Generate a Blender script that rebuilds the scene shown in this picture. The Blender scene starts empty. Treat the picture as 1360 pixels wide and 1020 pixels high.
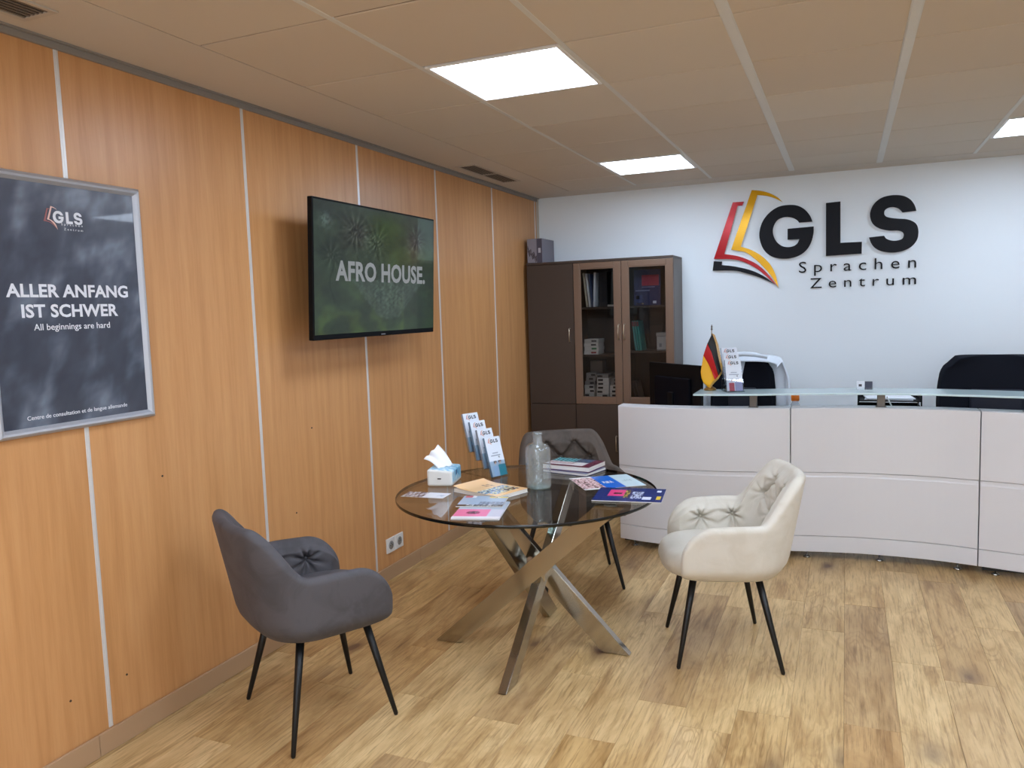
import bpy, bmesh, math, random
import numpy as np
from mathutils import Vector, Matrix, Quaternion
random.seed(7)
PI = math.pi
COL = bpy.context.scene.collection

# ------------------------------------------------------------------ camera
CAM = Vector((2.5519, 0.0, 1.6018))
yaw, pitch, roll, fpx = -0.4026, -0.0927, -0.0323, 1045.7
fw = Vector((math.sin(yaw)*math.cos(pitch), math.cos(yaw)*math.cos(pitch), math.sin(pitch)))
rt = Vector((math.cos(yaw), -math.sin(yaw), 0)); up = rt.cross(fw)
rt, up = math.cos(roll)*rt + math.sin(roll)*up, -math.sin(roll)*rt + math.cos(roll)*up
cd = bpy.data.cameras.new('camera'); cam = bpy.data.objects.new('camera', cd); COL.objects.link(cam)
cd.sensor_fit = 'HORIZONTAL'; cd.sensor_width = 36; cd.lens = 36*fpx/1360; cd.clip_start = .05
M3 = Matrix((rt, up, -fw)).transposed()
cam.matrix_world = Matrix.Translation(CAM) @ M3.to_4x4()
bpy.context.scene.camera = cam
# ------------------------------------------------------------------ light, exposure
sc = bpy.context.scene
sc.view_settings.view_transform = 'Standard'; sc.view_settings.look = 'None'
sc.view_settings.gamma = 1; sc.view_settings.use_curve_mapping = False
sc.view_settings.exposure = 0.72
LAMP_POWER = 12.0
LAMP_COL = (0.80, 0.95, 1.16)
W = bpy.data.worlds.new('world'); sc.world = W; W.use_nodes = True
W.node_tree.nodes['Background'].inputs[0].default_value = (.75, .85, 1, 1)
W.node_tree.nodes['Background'].inputs[1].default_value = 0.3

ad = bpy.data.lights.new('added_window_lamp', 'AREA'); ad.shape = 'RECTANGLE'; ad.size = 4.2; ad.size_y = 2.0; ad.energy = 50; ad.color = (.80, .90, 1.0)
al = bpy.data.objects.new('added_window_lamp', ad); COL.objects.link(al); al.location = (3.3, -2.96, 1.35); al.rotation_euler = (math.pi/2, 0, 0)   # added lamp standing in for daylight from an assumed, unseen window
# ------------------------------------------------------------------ materials
def s2l(c):
    return tuple(((v/255)/12.92 if v/255 <= .04045 else ((v/255+.055)/1.055)**2.4) for v in c)
_m = {}
def mat(name, rgb=(200,200,200), rough=.5, metal=0, **k):
    if name in _m: return _m[name]
    m = bpy.data.materials.new(name); m.use_nodes = True; _m[name] = m
    b = m.node_tree.nodes['Principled BSDF']
    b.inputs['Base Color'].default_value = (*s2l(rgb), 1)
    b.inputs['Roughness'].default_value = rough; b.inputs['Metallic'].default_value = metal
    for kk, v in k.items(): b.inputs[kk].default_value = v
    nt = m.node_tree                              # fine procedural variation on every plain material
    n = nt.nodes.new('ShaderNodeTexNoise'); n.inputs['Scale'].default_value = 35
    tc = nt.nodes.new('ShaderNodeTexCoord'); nt.links.new(tc.outputs['Object'], n.inputs['Vector'])
    mr = nt.nodes.new('ShaderNodeMapRange'); mr.inputs['To Min'].default_value = max(0, rough-.008); mr.inputs['To Max'].default_value = min(1, rough+.008)
    nt.links.new(n.outputs['Fac'], mr.inputs['Value']); nt.links.new(mr.outputs[0], b.inputs['Roughness'])
    return m
def nodes(m): return m.node_tree.nodes, m.node_tree.links, m.node_tree.nodes['Principled BSDF']
def tex_coord(nt, scale, rand=True):
    N, L = nt.nodes, nt.links
    tc = N.new('ShaderNodeTexCoord'); mp = N.new('ShaderNodeMapping'); mp.inputs['Scale'].default_value = scale
    if rand:
        oi = N.new('ShaderNodeObjectInfo'); mu = N.new('ShaderNodeMath'); mu.operation = 'MULTIPLY'; mu.inputs[1].default_value = 57
        L.new(oi.outputs['Random'], mu.inputs[0]); va = N.new('ShaderNodeVectorMath'); va.operation = 'ADD'
        L.new(tc.outputs['Object'], va.inputs[0]); L.new(mu.outputs[0], va.inputs[1]); L.new(va.outputs[0], mp.inputs['Vector'])
    else: L.new(tc.outputs['Object'], mp.inputs['Vector'])
    return mp.outputs[0]
def noise(nt, vec, scale, detail=4, rough=.55, dist=0):
    n = nt.nodes.new('ShaderNodeTexNoise'); n.inputs['Scale'].default_value = scale; n.inputs['Detail'].default_value = detail
    n.inputs['Roughness'].default_value = rough; n.inputs['Distortion'].default_value = dist
    nt.links.new(vec, n.inputs['Vector']); return n.outputs['Fac']
def ramp(nt, fac, stops):
    r = nt.nodes.new('ShaderNodeValToRGB'); e = r.color_ramp.elements
    while len(e) < len(stops): e.new(.5)
    for i, (p, c) in enumerate(stops): e[i].position = p; e[i].color = (*(s2l(c) if max(c) > 2 else c), 1)
    nt.links.new(fac, r.inputs[0]); return r.outputs[0]
def mixc(nt, fac, a, b, mode='MIX'):
    m = nt.nodes.new('ShaderNodeMix'); m.data_type = 'RGBA'; m.blend_type = mode
    for s, v in ((0, fac), (6, a), (7, b)):
        if hasattr(v, 'links') or isinstance(v, bpy.types.NodeSocket): nt.links.new(v, m.inputs[s])
        elif isinstance(v, tuple): m.inputs[s].default_value = (*(s2l(v) if max(v) > 2 else v), 1)
        else: m.inputs[s].default_value = v
    return m.outputs[2]
def bump(nt, b, h, strength, dist=.002):
    n = nt.nodes.new('ShaderNodeBump'); n.inputs['Strength'].default_value = strength; n.inputs['Distance'].default_value = dist
    nt.links.new(h, n.inputs['Height']); nt.links.new(n.outputs[0], b.inputs['Normal'])

def mathn(nt, op, a, b=None, c=None):
    n = nt.nodes.new('ShaderNodeMath'); n.operation = op
    for k, v in enumerate((a, b, c)):
        if v is None: continue
        if isinstance(v, (int, float)): n.inputs[k].default_value = v
        else: nt.links.new(v, n.inputs[k])
    return n.outputs[0]
def mat_plank():
    m = mat('oak_laminate', (205,170,120), .36); nt = m.node_tree; N, L, b = nodes(m)
    fine = noise(nt, tex_coord(nt, (1, .045, 1)), 110, 6, .7, .25)          # pores and streaks
    mid = noise(nt, tex_coord(nt, (1, .09, 1)), 26, 5, .62, .6)
    big = noise(nt, tex_coord(nt, (1, .28, 1)), 6.5, 4, .62, 1.1)           # heartwood clouds
    flow = noise(nt, tex_coord(nt, (1, .20, 1)), 5.5, 3, .5, .35)           # cathedral growth rings
    rings = mathn(nt, 'SINE', mathn(nt, 'MULTIPLY', flow, 120.0))
    rmask = ramp(nt, noise(nt, tex_coord(nt, (1, .4, 1)), 4.2, 2, .5), [(.48, (0,0,0)), (.62, (1,1,1))])
    v2 = tex_coord(nt, (1, .5, 1)); vo = N.new('ShaderNodeTexVoronoi'); vo.inputs['Scale'].default_value = 3.0; L.new(v2, vo.inputs['Vector'])
    kd = mathn(nt, 'MULTIPLY_ADD', noise(nt, v2, 16, 3), .11, vo.outputs['Distance'])
    kn = ramp(nt, kd, [(.10, (1,1,1)), (.14, (.55,.55,.55)), (.22, (.18,.18,.18)), (.34, (0,0,0))])
    oi = N.new('ShaderNodeObjectInfo')
    tint = ramp(nt, oi.outputs['Random'], [(0, (218,186,133)), (.15, (201,167,115)), (.3, (226,196,145)), (.45, (207,171,115)), (.6, (184,153,112)), (.72, (216,183,129)), (.85, (198,160,108)), (1, (222,191,139))])
    c = mixc(nt, ramp(nt, big, [(.30, (0,0,0)), (.60, (1,1,1))]), (.68,.60,.50), (1.0,1.0,1.0)); c = mixc(nt, 1.0, tint, c, 'MULTIPLY')
    c = mixc(nt, .75, c, ramp(nt, mid, [(.32, (.66,.58,.48)), (.50, (1,1,1))]), 'MULTIPLY')
    c = mixc(nt, .7, c, ramp(nt, fine, [(.36, (.52,.45,.36)), (.50, (1,1,1))]), 'MULTIPLY')
    rr = ramp(nt, mathn(nt, 'MULTIPLY_ADD', rings, .5, .5), [(.0, (.70,.62,.52)), (.42, (1,1,1))])
    c = mixc(nt, mathn(nt, 'MULTIPLY', rmask, .6), c, mixc(nt, 1.0, c, rr, 'MULTIPLY'))
    c = mixc(nt, kn, c, (104,76,54))
    L.new(c, b.inputs['Base Color']); bump(nt, b, fine, .12, .001)
    return m
def mat_beech():
    m = mat('beech_laminate', (190,138,88), .36); nt = m.node_tree; N, L, b = nodes(m)
    a = noise(nt, tex_coord(nt, (1, 1, .05)), 28, 4, .6, .2); c2 = noise(nt, tex_coord(nt, (1, 1, .14)), 3.5, 3, .5, .8)
    f = noise(nt, tex_coord(nt, (1, 1, .06)), 160, 2, .6)
    c = ramp(nt, a, [(.3, (196,141,88)), (.5, (206,151,98)), (.72, (213,160,107))])
    c = mixc(nt, .5, c, ramp(nt, c2, [(.3, (.88,.85,.82)), (.6, (1,1,1))]), 'MULTIPLY')
    c = mixc(nt, .25, c, ramp(nt, f, [(.3, (.85,.8,.74)), (.55, (1,1,1))]), 'MULTIPLY')
    # occasional small knots
    vo = N.new('ShaderNodeTexVoronoi'); vo.inputs['Scale'].default_value = 1.6; L.new(tex_coord(nt, (1, 1, .6)), vo.inputs['Vector'])
    c = mixc(nt, ramp(nt, vo.outputs['Distance'], [(.012, (.55,)*3), (.03, (0,0,0))]), c, (120,76,44))
    L.new(c, b.inputs['Base Color']); bump(nt, b, f, .05, .0005); return m
def mat_velvet(name, rgb, dark):
    m = mat(name, rgb, .75); nt = m.node_tree; N, L, b = nodes(m)
    v = tex_coord(nt, (1,1,1), False); n = noise(nt, v, 7, 4, .6, 1.0); n2 = noise(nt, v, 420, 2)
    c = ramp(nt, n, [(.36, dark), (.55, rgb)]); L.new(c, b.inputs['Base Color'])
    b.inputs['Sheen Weight'].default_value = .35; b.inputs['Sheen Roughness'].default_value = .35
    b.inputs['Sheen Tint'].default_value = (*s2l(rgb), 1); bump(nt, b, n2, .15, .0008); return m
def mat_tile():
    m = mat('ceiling_board', (206,194,178), .9); nt = m.node_tree; N, L, b = nodes(m)
    n = noise(nt, tex_coord(nt, (1,1,1)), 260, 2); oi = N.new('ShaderNodeObjectInfo')
    c = mixc(nt, oi.outputs['Random'], (203,190,174), (209,199,185)); L.new(c, b.inputs['Base Color']); bump(nt, b, n, .2, .001); return m
def mat_paint(name, rgb, rough=.6):
    m = mat(name, rgb, rough); nt = m.node_tree; N, L, b = nodes(m)
    v = tex_coord(nt, (1,1,1), False); n = noise(nt, v, 180, 3); n1 = noise(nt, v, 1.2, 2)
    c = mixc(nt, n1, tuple(x*.985 for x in rgb), rgb); L.new(c, b.inputs['Base Color']); bump(nt, b, n, .12, .001); return m
def mat_vc(name, rough=.4, emit=0, coat=0):
    m = mat(name, (200,200,200), rough); nt = m.node_tree; N, L, b = nodes(m)
    a = N.new('ShaderNodeVertexColor'); a.layer_name = 'Col'; L.new(a.outputs[0], b.inputs['Base Color'])
    if emit:
        L.new(a.outputs[0], b.inputs['Emission Color']); b.inputs['Emission Strength'].default_value = emit
    b.inputs['Coat Weight'].default_value = coat; return m
def mat_glass(name, tint=(1,1,1), ior=1.5, rough=.0, body=0, bodycol=(1,1,1)):
    m = bpy.data.materials.new(name); m.use_nodes = True; _m[name] = m; nt = m.node_tree; N, L = nt.nodes, nt.links
    N.remove(N['Principled BSDF']); out = N['Material Output']
    t = N.new('ShaderNodeBsdfTransparent'); t.inputs[0].default_value = (*tint, 1)
    g = N.new('ShaderNodeBsdfGlossy'); g.inputs['Roughness'].default_value = rough
    f = N.new('ShaderNodeFresnel'); ge = N.new('ShaderNodeNewGeometry'); mi = N.new('ShaderNodeMapRange')
    mi.inputs['To Min'].default_value = ior; mi.inputs['To Max'].default_value = 1/ior; L.new(ge.outputs['Backfacing'], mi.inputs[0]); L.new(mi.outputs[0], f.inputs[0])
    # streak-free procedural smudges in the reflection
    tc = N.new('ShaderNodeTexCoord'); nn = N.new('ShaderNodeTexNoise'); nn.inputs['Scale'].default_value = 9; L.new(tc.outputs['Object'], nn.inputs['Vector'])
    mr = N.new('ShaderNodeMapRange'); mr.inputs['To Min'].default_value = rough; mr.inputs['To Max'].default_value = rough+.02; L.new(nn.outputs['Fac'], mr.inputs[0]); L.new(mr.outputs[0], g.inputs['Roughness'])
    base = t.outputs[0]
    if body:
        d = N.new('ShaderNodeBsdfPrincipled'); d.inputs['Base Color'].default_value = (*bodycol, 1); d.inputs['Roughness'].default_value = .3
        x = N.new('ShaderNodeMixShader'); x.inputs[0].default_value = body; L.new(base, x.inputs[1]); L.new(d.outputs[0], x.inputs[2]); base = x.outputs[0]
    mx = N.new('ShaderNodeMixShader'); L.new(f.outputs[0], mx.inputs[0]); L.new(base, mx.inputs[1]); L.new(g.outputs[0], mx.inputs[2]); L.new(mx.outputs[0], out.inputs[0])
    return m
PLANK, BEECH, TILE = mat_plank(), mat_beech(), mat_tile()
WALLP = mat_paint('blue_white_paint', (232,239,245)); WALLO = mat_paint('cream_paint', (220,216,208))
GREYTRIM = mat('grey_aluminium', (150,145,140), .45, .3); SILVER = mat('satin_aluminium', (178,180,187), .4, .35)
STRIP = mat('pale_strip', (216,213,212), .35, .25)
CHROME = mat('polished_chrome', (182,179,172), .14, 1.0); BRUSHED = mat('brushed_steel', (104,96,90), .45, .6)
BLACK = mat('black_metal', (14,14,15), .42, .2); BLACKP = mat('black_plastic', (8,9,13), .55, 0, **{'Specular IOR Level': .15}); NAVYF = mat('navy_black_fabric', (10,13,24), .8, 0, **{'Specular IOR Level': .2})
WHITEL = mat('white_lacquer', (217,215,217), .28); WHITEP = mat('white_plastic', (228,228,226), .4); DARK = mat('dark_recess', (22,20,20), .8)
RUN = mat('grid_metal', (212,211,206), .5, .0); CROSS = mat('joint_shadow_metal', (120,98,78), .7)
BROWN = mat('walnut_board', (62,50,43), .45); BROWNF = mat('walnut_frame', (112,88,72), .38); BROWNS = mat('walnut_side', (92,82,78), .45)
PAGES = mat('page_edges', (226,222,214), .8); VC = mat_vc('printed_paper', .45); VCG = mat_vc('glossy_print', .22, 0, .3)
GOLD = mat('brass', (160,125,70), .3, .9); BASEB = mat('oak_skirting', (178,144,110), .5)

# ------------------------------------------------------------------ builders
def tag(o, label=None, cat=None, group=None, kind=None):
    if label: o['label'] = label
    if cat: o['category'] = cat
    if group: o['group'] = group
    if kind: o['kind'] = kind
    return o
def link(o, parent=None):
    COL.objects.link(o)
    if parent: o.parent = parent
    return o
def thing(name, label, cat, loc=(0,0,0), rz=0, group=None):
    o = bpy.data.objects.new(name, None); o.empty_display_size = .05; COL.objects.link(o); o.location = loc; o.rotation_euler = (0,0,rz)
    return tag(o, label, cat, group)
def obj(name, me, parent=None, loc=None, rot=None):
    o = bpy.data.objects.new(name, me); link(o, parent)
    if loc is not None: o.location = loc
    if rot is not None: o.rotation_euler = rot
    return o
def mesh(name, verts, faces, m, smooth=False):
    me = bpy.data.meshes.new(name); me.from_pydata([tuple(v) for v in verts], [], faces)
    for x in (m if isinstance(m, (list, tuple)) else [m]): me.materials.append(x)
    if smooth: me.polygons.foreach_set('use_smooth', [True]*len(me.polygons))
    me.update(); return me
def from_bm(bm, name, m, smooth=False):
    me = bpy.data.meshes.new(name); bmesh.ops.recalc_face_normals(bm, faces=bm.faces); bm.to_mesh(me); bm.free()
    for x in (m if isinstance(m, (list, tuple)) else [m]): me.materials.append(x)
    if smooth:
        me.polygons.foreach_set('use_smooth', [True]*len(me.polygons))
    return me
def add_box(bm, lo, hi, bev=0, seg=1, mtx=None):
    r = bmesh.ops.create_cube(bm, size=1); vs = r['verts']
    for v in vs: v.co = Vector([lo[i] + (v.co[i]+.5)*(hi[i]-lo[i]) for i in range(3)])
    if bev:
        es = {e for v in vs for e in v.link_edges}
        r = bmesh.ops.bevel(bm, geom=list(es), offset=bev, segments=seg, affect='EDGES', profile=.5); vs = list({v for f in r['faces'] for v in f.verts} | {v for v in vs if v.is_valid})
    if mtx is not None:
        for v in vs: v.co = mtx @ v.co
    return vs
def box_me(name, lo, hi, m, bev=0, seg=1):
    bm = bmesh.new(); add_box(bm, lo, hi, bev, seg); return from_bm(bm, name, m)
def box(name, lo, hi, m, parent=None, bev=0, seg=1): return obj(name, box_me(name, lo, hi, m, bev, seg), parent)
def lathe(name, prof, m, n=32, smooth=True, fn=None):
    vs, fs = [], []
    for r, z in prof:
        for i in range(n):
            a = 2*PI*i/n; rr = r if fn is None else fn(r, z, a); vs.append((rr*math.cos(a), rr*math.sin(a), z))
    for j in range(len(prof)-1):
        for i in range(n): fs.append((j*n+i, j*n+(i+1)%n, (j+1)*n+(i+1)%n, (j+1)*n+i))
    if prof[0][0] > 1e-6: fs.append(tuple(range(n-1, -1, -1)))
    if prof[-1][0] > 1e-6: fs.append(tuple((len(prof)-1)*n+i for i in range(n)))
    me = mesh(name, vs, fs, m)
    if smooth: me.polygons.foreach_set('use_smooth', [len(p.vertices) == 4 for p in me.polygons])
    return me
def tube(name, pts, rad, m, n=12):
    pts = [Vector(p) for p in pts]; rad = rad if isinstance(rad, (list, tuple)) else [rad]*len(pts); vs, fs = [], []
    for i, p in enumerate(pts):
        d = (pts[min(i+1, len(pts)-1)] - pts[max(i-1, 0)]).normalized(); a = d.orthogonal().normalized()
        if i: a = (pa - d*pa.dot(d)).normalized()
        pa = a; b = d.cross(a)
        for k in range(n): t = 2*PI*k/n; vs.append(p + (a*math.cos(t)+b*math.sin(t))*rad[i])
    for i in range(len(pts)-1):
        for k in range(n): fs.append((i*n+k, i*n+(k+1)%n, (i+1)*n+(k+1)%n, (i+1)*n+k))
    fs += [tuple(range(n-1,-1,-1)), tuple((len(pts)-1)*n+k for k in range(n))]
    me = mesh(name, vs, fs, m); me.polygons.foreach_set('use_smooth', [len(p.vertices) == 4 for p in me.polygons]); return me
def poly_plate(name, pts, P, th, m, bev=0):
    """flat outline pts (2D) extruded: P(x, y, d) -> 3D"""
    n = len(pts); bm = bmesh.new(); a = [bm.verts.new(P(x, y, th)) for x, y in pts]; b = [bm.verts.new(P(x, y, 0)) for x, y in pts]
    f = bm.faces.new(a); g = bm.faces.new(b[::-1])
    for i in range(n): bm.faces.new((a[i], b[i], b[(i+1)%n], a[(i+1)%n]))
    bm.normal_update(); bmesh.ops.triangulate(bm, faces=[f, g]); return from_bm(bm, name, m)
def grid_me(name, nu, nv, P, m, smooth=True, colfn=None, closed=False):
    vs = [P(i/nu, j/nv) for j in range(nv+1) for i in range(nu+1)]
    fs = [(j*(nu+1)+i, j*(nu+1)+i+1, (j+1)*(nu+1)+i+1, (j+1)*(nu+1)+i) for j in range(nv) for i in range(nu)]
    me = mesh(name, vs, fs, m, smooth)
    if colfn:
        at = me.color_attributes.new('Col', 'FLOAT_COLOR', 'POINT')
        d = []
        for j in range(nv+1):
            for i in range(nu+1): d += [*s2l([max(0, min(255, c)) for c in colfn(i/nu, j/nv)]), 1]
        at.data.foreach_set('color', d)
    return me
def text_me(name, body, m, P, width=None, height=None, bold=0, space=1, th=.0006, align='LEFT', res=3, sx=1, line=1):
    """built-in lettering turned to mesh; P(x, y, d) maps the flat text to 3D"""
    c = bpy.data.curves.new(name, 'FONT'); c.body = body; c.size = 1; c.offset = bold; c.space_character = space; c.extrude = .02
    c.resolution_u = res; c.align_x = align; c.space_line = line; c.fill_mode = 'BOTH' if hasattr(c, 'fill_mode') else c.fill_mode
    o = bpy.data.objects.new(name, c); COL.objects.link(o); dg = bpy.context.evaluated_depsgraph_get(); dg.update()
    me = bpy.data.meshes.new_from_object(o.evaluated_get(dg)); bpy.data.objects.remove(o); bpy.data.curves.remove(c)
    n = len(me.vertices); co = np.empty(n*3); me.vertices.foreach_get('co', co); co = co.reshape(-1, 3)
    x0, x1, y0, y1 = co[:,0].min(), co[:,0].max(), co[:,1].min(), co[:,1].max()
    kx = (width/(x1-x0)) if width else None; ky = (height/(y1-y0)) if height else None
    kx = kx or ky*sx; ky = ky or kx
    out = [P((v[0]-x0)*kx, (v[1]-y0)*ky, (v[2]+.02)/.04*th) for v in co]
    me.vertices.foreach_set('co', np.array([tuple(p) for p in out]).ravel()); me.materials.clear(); me.materials.append(m); me.name = name; me.update()
    return me
def rnd(a, b): return random.uniform(a, b)
def fbm(x, y, seed=0):
    v = 0; a = .5
    for o in range(4):
        f = 2**o
        v += a*(math.sin(x*f*3.1+seed+1.7*math.sin(y*f*2.3+seed*1.3))*math.cos(y*f*2.7-seed+1.3*math.sin(x*f*1.9+o))); a *= .5
    return v

# ================================================================== STRUCTURE
H, YB, XR, YF = 2.588, 6.68, 6.2, -3.0
floor = tag(box('floor', (0, YF, -.06), (XR, YB, -.009), CROSS), 'oak laminate floor of long planks', kind='structure')
PW, PL = .194, 1.285
offs = {0:.35, 1:.9, 2:.15, 3:.62, 4:2.755, 5:1.05, 6:2.685, 7:3.168, 8:2.68, 9:3.03, 10:4.172, 11:3.08, 12:4.0, 13:4.39, 14:3.735, 15:4.9, 16:4.265, 17:3.4}
pm = {}
def plank_mesh(w, l):
    k = (round(w, 3), round(l, 3))
    if k not in pm: pm[k] = box_me('floor_plank', (-w/2, -l/2, -.008), (w/2, l/2, 0), PLANK, .0008)
    return pm[k]
for c in range(33):
    x0 = .032 - PW + PW*c; x1 = x0 + PW; x0 = max(x0, 0); x1 = min(x1, XR)
    if x1-x0 < .02: continue
    o0 = offs.get(c-1, (c*.47) % PL); y = YF + ((o0-YF) % PL) - PL
    while y < YB:
        a, b = max(y, YF), min(y+PL, YB)
        if b-a > .05: obj('floor_plank', plank_mesh(x1-x0-.0008, b-a-.0008), floor, ((x0+x1)/2, (a+b)/2, 0))
        y += PL
wn = tag(box('added_window_1', (1.15, YF+.0005, .32), (5.45, YF+.02, 2.38), mat('added_window_white', (225,225,222), .4)), 'added white framed window, unseen behind the camera', kind='structure')  # assumed window, out of view, added with its lamp to brighten the room
for a, b, c, d in ((1.15, .32, 1.21, 2.38), (5.39, .32, 5.45, 2.38), (1.21, .32, 5.39, .37), (1.21, 2.33, 5.39, 2.38), (2.58, .37, 2.62, 2.33), (3.98, .37, 4.02, 2.33)): box('frame_bar', (a, YF+.02, b), (c, YF+.07, d), mat('added_window_white'), wn, .003)
wl = tag(box('wall_left', (-.12, YF, 0), (-.02, YB, H+.1), DARK), kind='structure')
ys = [2.0135 + .923*k for k in range(-6, 6)]
edges = [YF] + [y for y in ys if y > YF+.05] + [YB]
for a, b in zip(edges[:-1], edges[1:]):
    obj('wood_panel', box_me('wood_panel', (-.018, -(b-a)/2+.001, -H/2), (0, (b-a)/2-.001, H/2), BEECH, .001), wl, (0, (a+b)/2, H/2))
for y in edges[1:-1]:
    bm = bmesh.new(); add_box(bm, (-.004, y-.009, .085), (.0025, y+.009, H-.026), .001); add_box(bm, (-.004, y-.002, .085), (.004, y+.002, H-.026), .0008)
    obj('panel_strip', from_bm(bm, 'panel_strip', STRIP), wl)
for nm, lo, hi, mm in (('wall_back', (-.12, YB, 0), (XR+.1, YB+.1, H+.1), WALLP), ('wall_right', (XR, YF, 0), (XR+.1, YB, H+.1), WALLO), ('wall_front', (-.12, YF-.1, 0), (XR+.1, YF, H+.1), WALLO)):
    tag(box(nm, lo, hi, mm), kind='structure')
bl = tag(box('baseboard_left', (0, YF, 0), (.006, YB, .08), BASEB), kind='structure')
bs = [YF, -1.2, .62, 1.95, 4.35, YB]
for a, b in zip(bs[:-1], bs[1:]):
    bm = bmesh.new(); add_box(bm, (.004, a+.0008, 0), (.016, b-.0008, .084), .002); obj('skirting_board', from_bm(bm, 'skirting_board', BASEB), bl)
bm = bmesh.new(); add_box(bm, (0, YF, H-.028), (.012, YB, H), .001); add_box(bm, (.012, YF, H-.006), (.03, YB, H), .001)
tag(obj('trim_1', from_bm(bm, 'trim_1', GREYTRIM)), kind='structure')
tag(box('trim_2', (0, YB-.012, 0), (.02, YB, H), mat('corner_trim', (196,190,180), .5)), kind='structure')

ce = tag(box('ceiling', (-.12, YF, H+.02), (XR, YB, H+.1), mat('plenum', (90,80,70), .9)), kind='structure')
X1 = .967; Lx = [.398] + [X1+.6*i for i in range(9)] + [XR]; Y0 = 1.683; YE = 6.41
rows = [Y0+.6*t for t in range(-8, 8)]; ry = [YF] + [y for y in rows if y > YF+.05] + [YE]
BORD = mat_paint('ceiling_border_board', (206,196,184), .85)
box('border_panel', (0, YF, H), (.396, YB, H+.015), BORD, ce); box('border_panel', (.396, YE+.004, H), (XR, YB, H+.015), BORD, ce)
LIGHTS = {(1, 2), (1, 6), (5, 6), (5, 2), (1, -2), (5, -2), (1, -6), (5, -6), (3, 0), (3, -4), (5, 0)}  # middle column and camera-row panels are added, unseen, to brighten floor and desk
tm = {}
def tile(a, b, c, d):
    k = (round(b-a, 3), round(d-c, 3))
    if k not in tm: tm[k] = box_me('ceiling_tile', (-k[0]/2, -k[1]/2, 0), (k[0]/2, k[1]/2, .014), TILE, .002)
    obj('ceiling_tile', tm[k], ce, ((a+b)/2, (c+d)/2, H+rnd(-.0006, .0006)))
wide = {3: .019, 4: .019}
cells = []
for i in range(len(Lx)-1):
    wl_, wr_ = wide.get(i, .009), wide.get(i+1, .009)
    a, b = Lx[i]+(wl_ if i else .003), Lx[i+1]-wr_
    for j in range(len(ry)-1):
        t = round((ry[j]-Y0)/.6)
        c, d = ry[j]+.005, ry[j+1]-.005
        if (i, t) in LIGHTS and abs(ry[j]-(Y0+.6*t)) < .01: cells.append((Lx[i], ry[j])); continue
        tile(a, b, c, d)
for i in range(1, len(Lx)-1):
    w = wide.get(i, .009); x = Lx[i]
    bm = bmesh.new(); add_box(bm, (x-w-.002, YF, H-.002), (x+w+.002, YE+.01, H+.006), .001)
    if i in wide: add_box(bm, (x-w+.002, YF, H-.004), (x+w-.002, YE+.01, H-.001), .001)
    obj('ceiling_runner', from_bm(bm, 'ceiling_runner', RUN), ce)
for y in ry[1:]:
    obj('cross_runner', box_me('cross_runner', (.4, y-.007, H+.004), (XR, y+.007, H+.012), CROSS), ce)

# ------------------------------------------------------------------ ceiling lights
def emis(name, col, st):
    m = bpy.data.materials.new(name); m.use_nodes = True; b = m.node_tree.nodes['Principled BSDF']
    b.inputs['Base Color'].default_value = (.8,.8,.8,1); b.inputs['Emission Color'].default_value = (*col, 1); b.inputs['Emission Strength'].default_value = st; return m
LED = emis('led_diffuser', LAMP_COL, LAMP_POWER)
fr_me = None
where = {(1,2):'square ceiling light panel nearest the table, largest in view', (1,6):'square ceiling light panel between the bookcase and the wall emblem', (5,6):'ceiling light panel cut by the right edge above the front desk'}
for (x, y) in cells:
    i, t = round((x-X1)/.6)+1, round((y-Y0)/.6)
    L_ = thing('ceiling_light', where.get((i, t), f'unseen square ceiling light panel, {["", "left", "", "middle", "", "right"][i]} column, ' + {-6:'row nearest the added window', -4:'second row from the window, added for brightness', -2:'third row from the added window', 0:'row just above the camera, added for brightness', 2:'row level with the glass table'}.get(t, 'row nearest the back wall')), 'light', (x+.3, y+.3, H), 0, 'ceiling light panels')
    if fr_me is None:
        bm = bmesh.new()
        for lo, hi in (((-.288,-.288,-.004),(-.270,.288,.016)), ((.270,-.288,-.004),(.288,.288,.016)), ((-.270,-.288,-.004),(.270,-.270,.016)), ((-.270,.270,-.004),(.270,.288,.016))): add_box(bm, lo, hi, .002)
        fr_me = from_bm(bm, 'frame', mat('white_light_frame', (235,235,235), .4)); df_me = box_me('diffuser', (-.270,-.270,.002), (.270,.270,.008), LED)
    obj('frame', fr_me, L_); obj('diffuser', df_me, L_)
# ------------------------------------------------------------------ vents in the border
def vent(y0, y1, label):
    v = thing('air_vent', label, 'vent', ((.105+.255)/2, (y0+y1)/2, H)); L = (y1-y0)/2; w = .078
    fm = mat('vent_frame', (190,180,168), .5)
    bm = bmesh.new()
    for lo, hi in (((-w,-L,-.006),(-w+.018,L,0)), ((w-.018,-L,-.006),(w,L,0)), ((-w+.018,-L,-.006),(w-.018,-L+.02,0)), ((-w+.018,L-.02,-.006),(w-.018,L,0)), ((-w+.018,-.012,-.005),(w-.018,.012,0))): add_box(bm, lo, hi, .001)
    obj('frame', from_bm(bm, 'frame', fm), v); box('backing', (-w+.018, -L+.02, -.0012), (w-.018, L-.02, -.0002), DARK, v)
    for k in range(6):
        for s in (-1, 1):
            a, b = (-L+.02, -.012) if s < 0 else (.012, L-.02); x = -w+.028+k*.02
            obj('slat', box_me('slat', (-.003, a, -.0045), (.003, b, -.0012), mat('vent_slat', (120,108,98), .5)), v, (x, 0, 0))
vent(4.88, 5.68, 'slotted air vent in the ceiling border above the television'); vent(1.03, 1.835, 'slotted air vent in the ceiling border at the top left corner')

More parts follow.
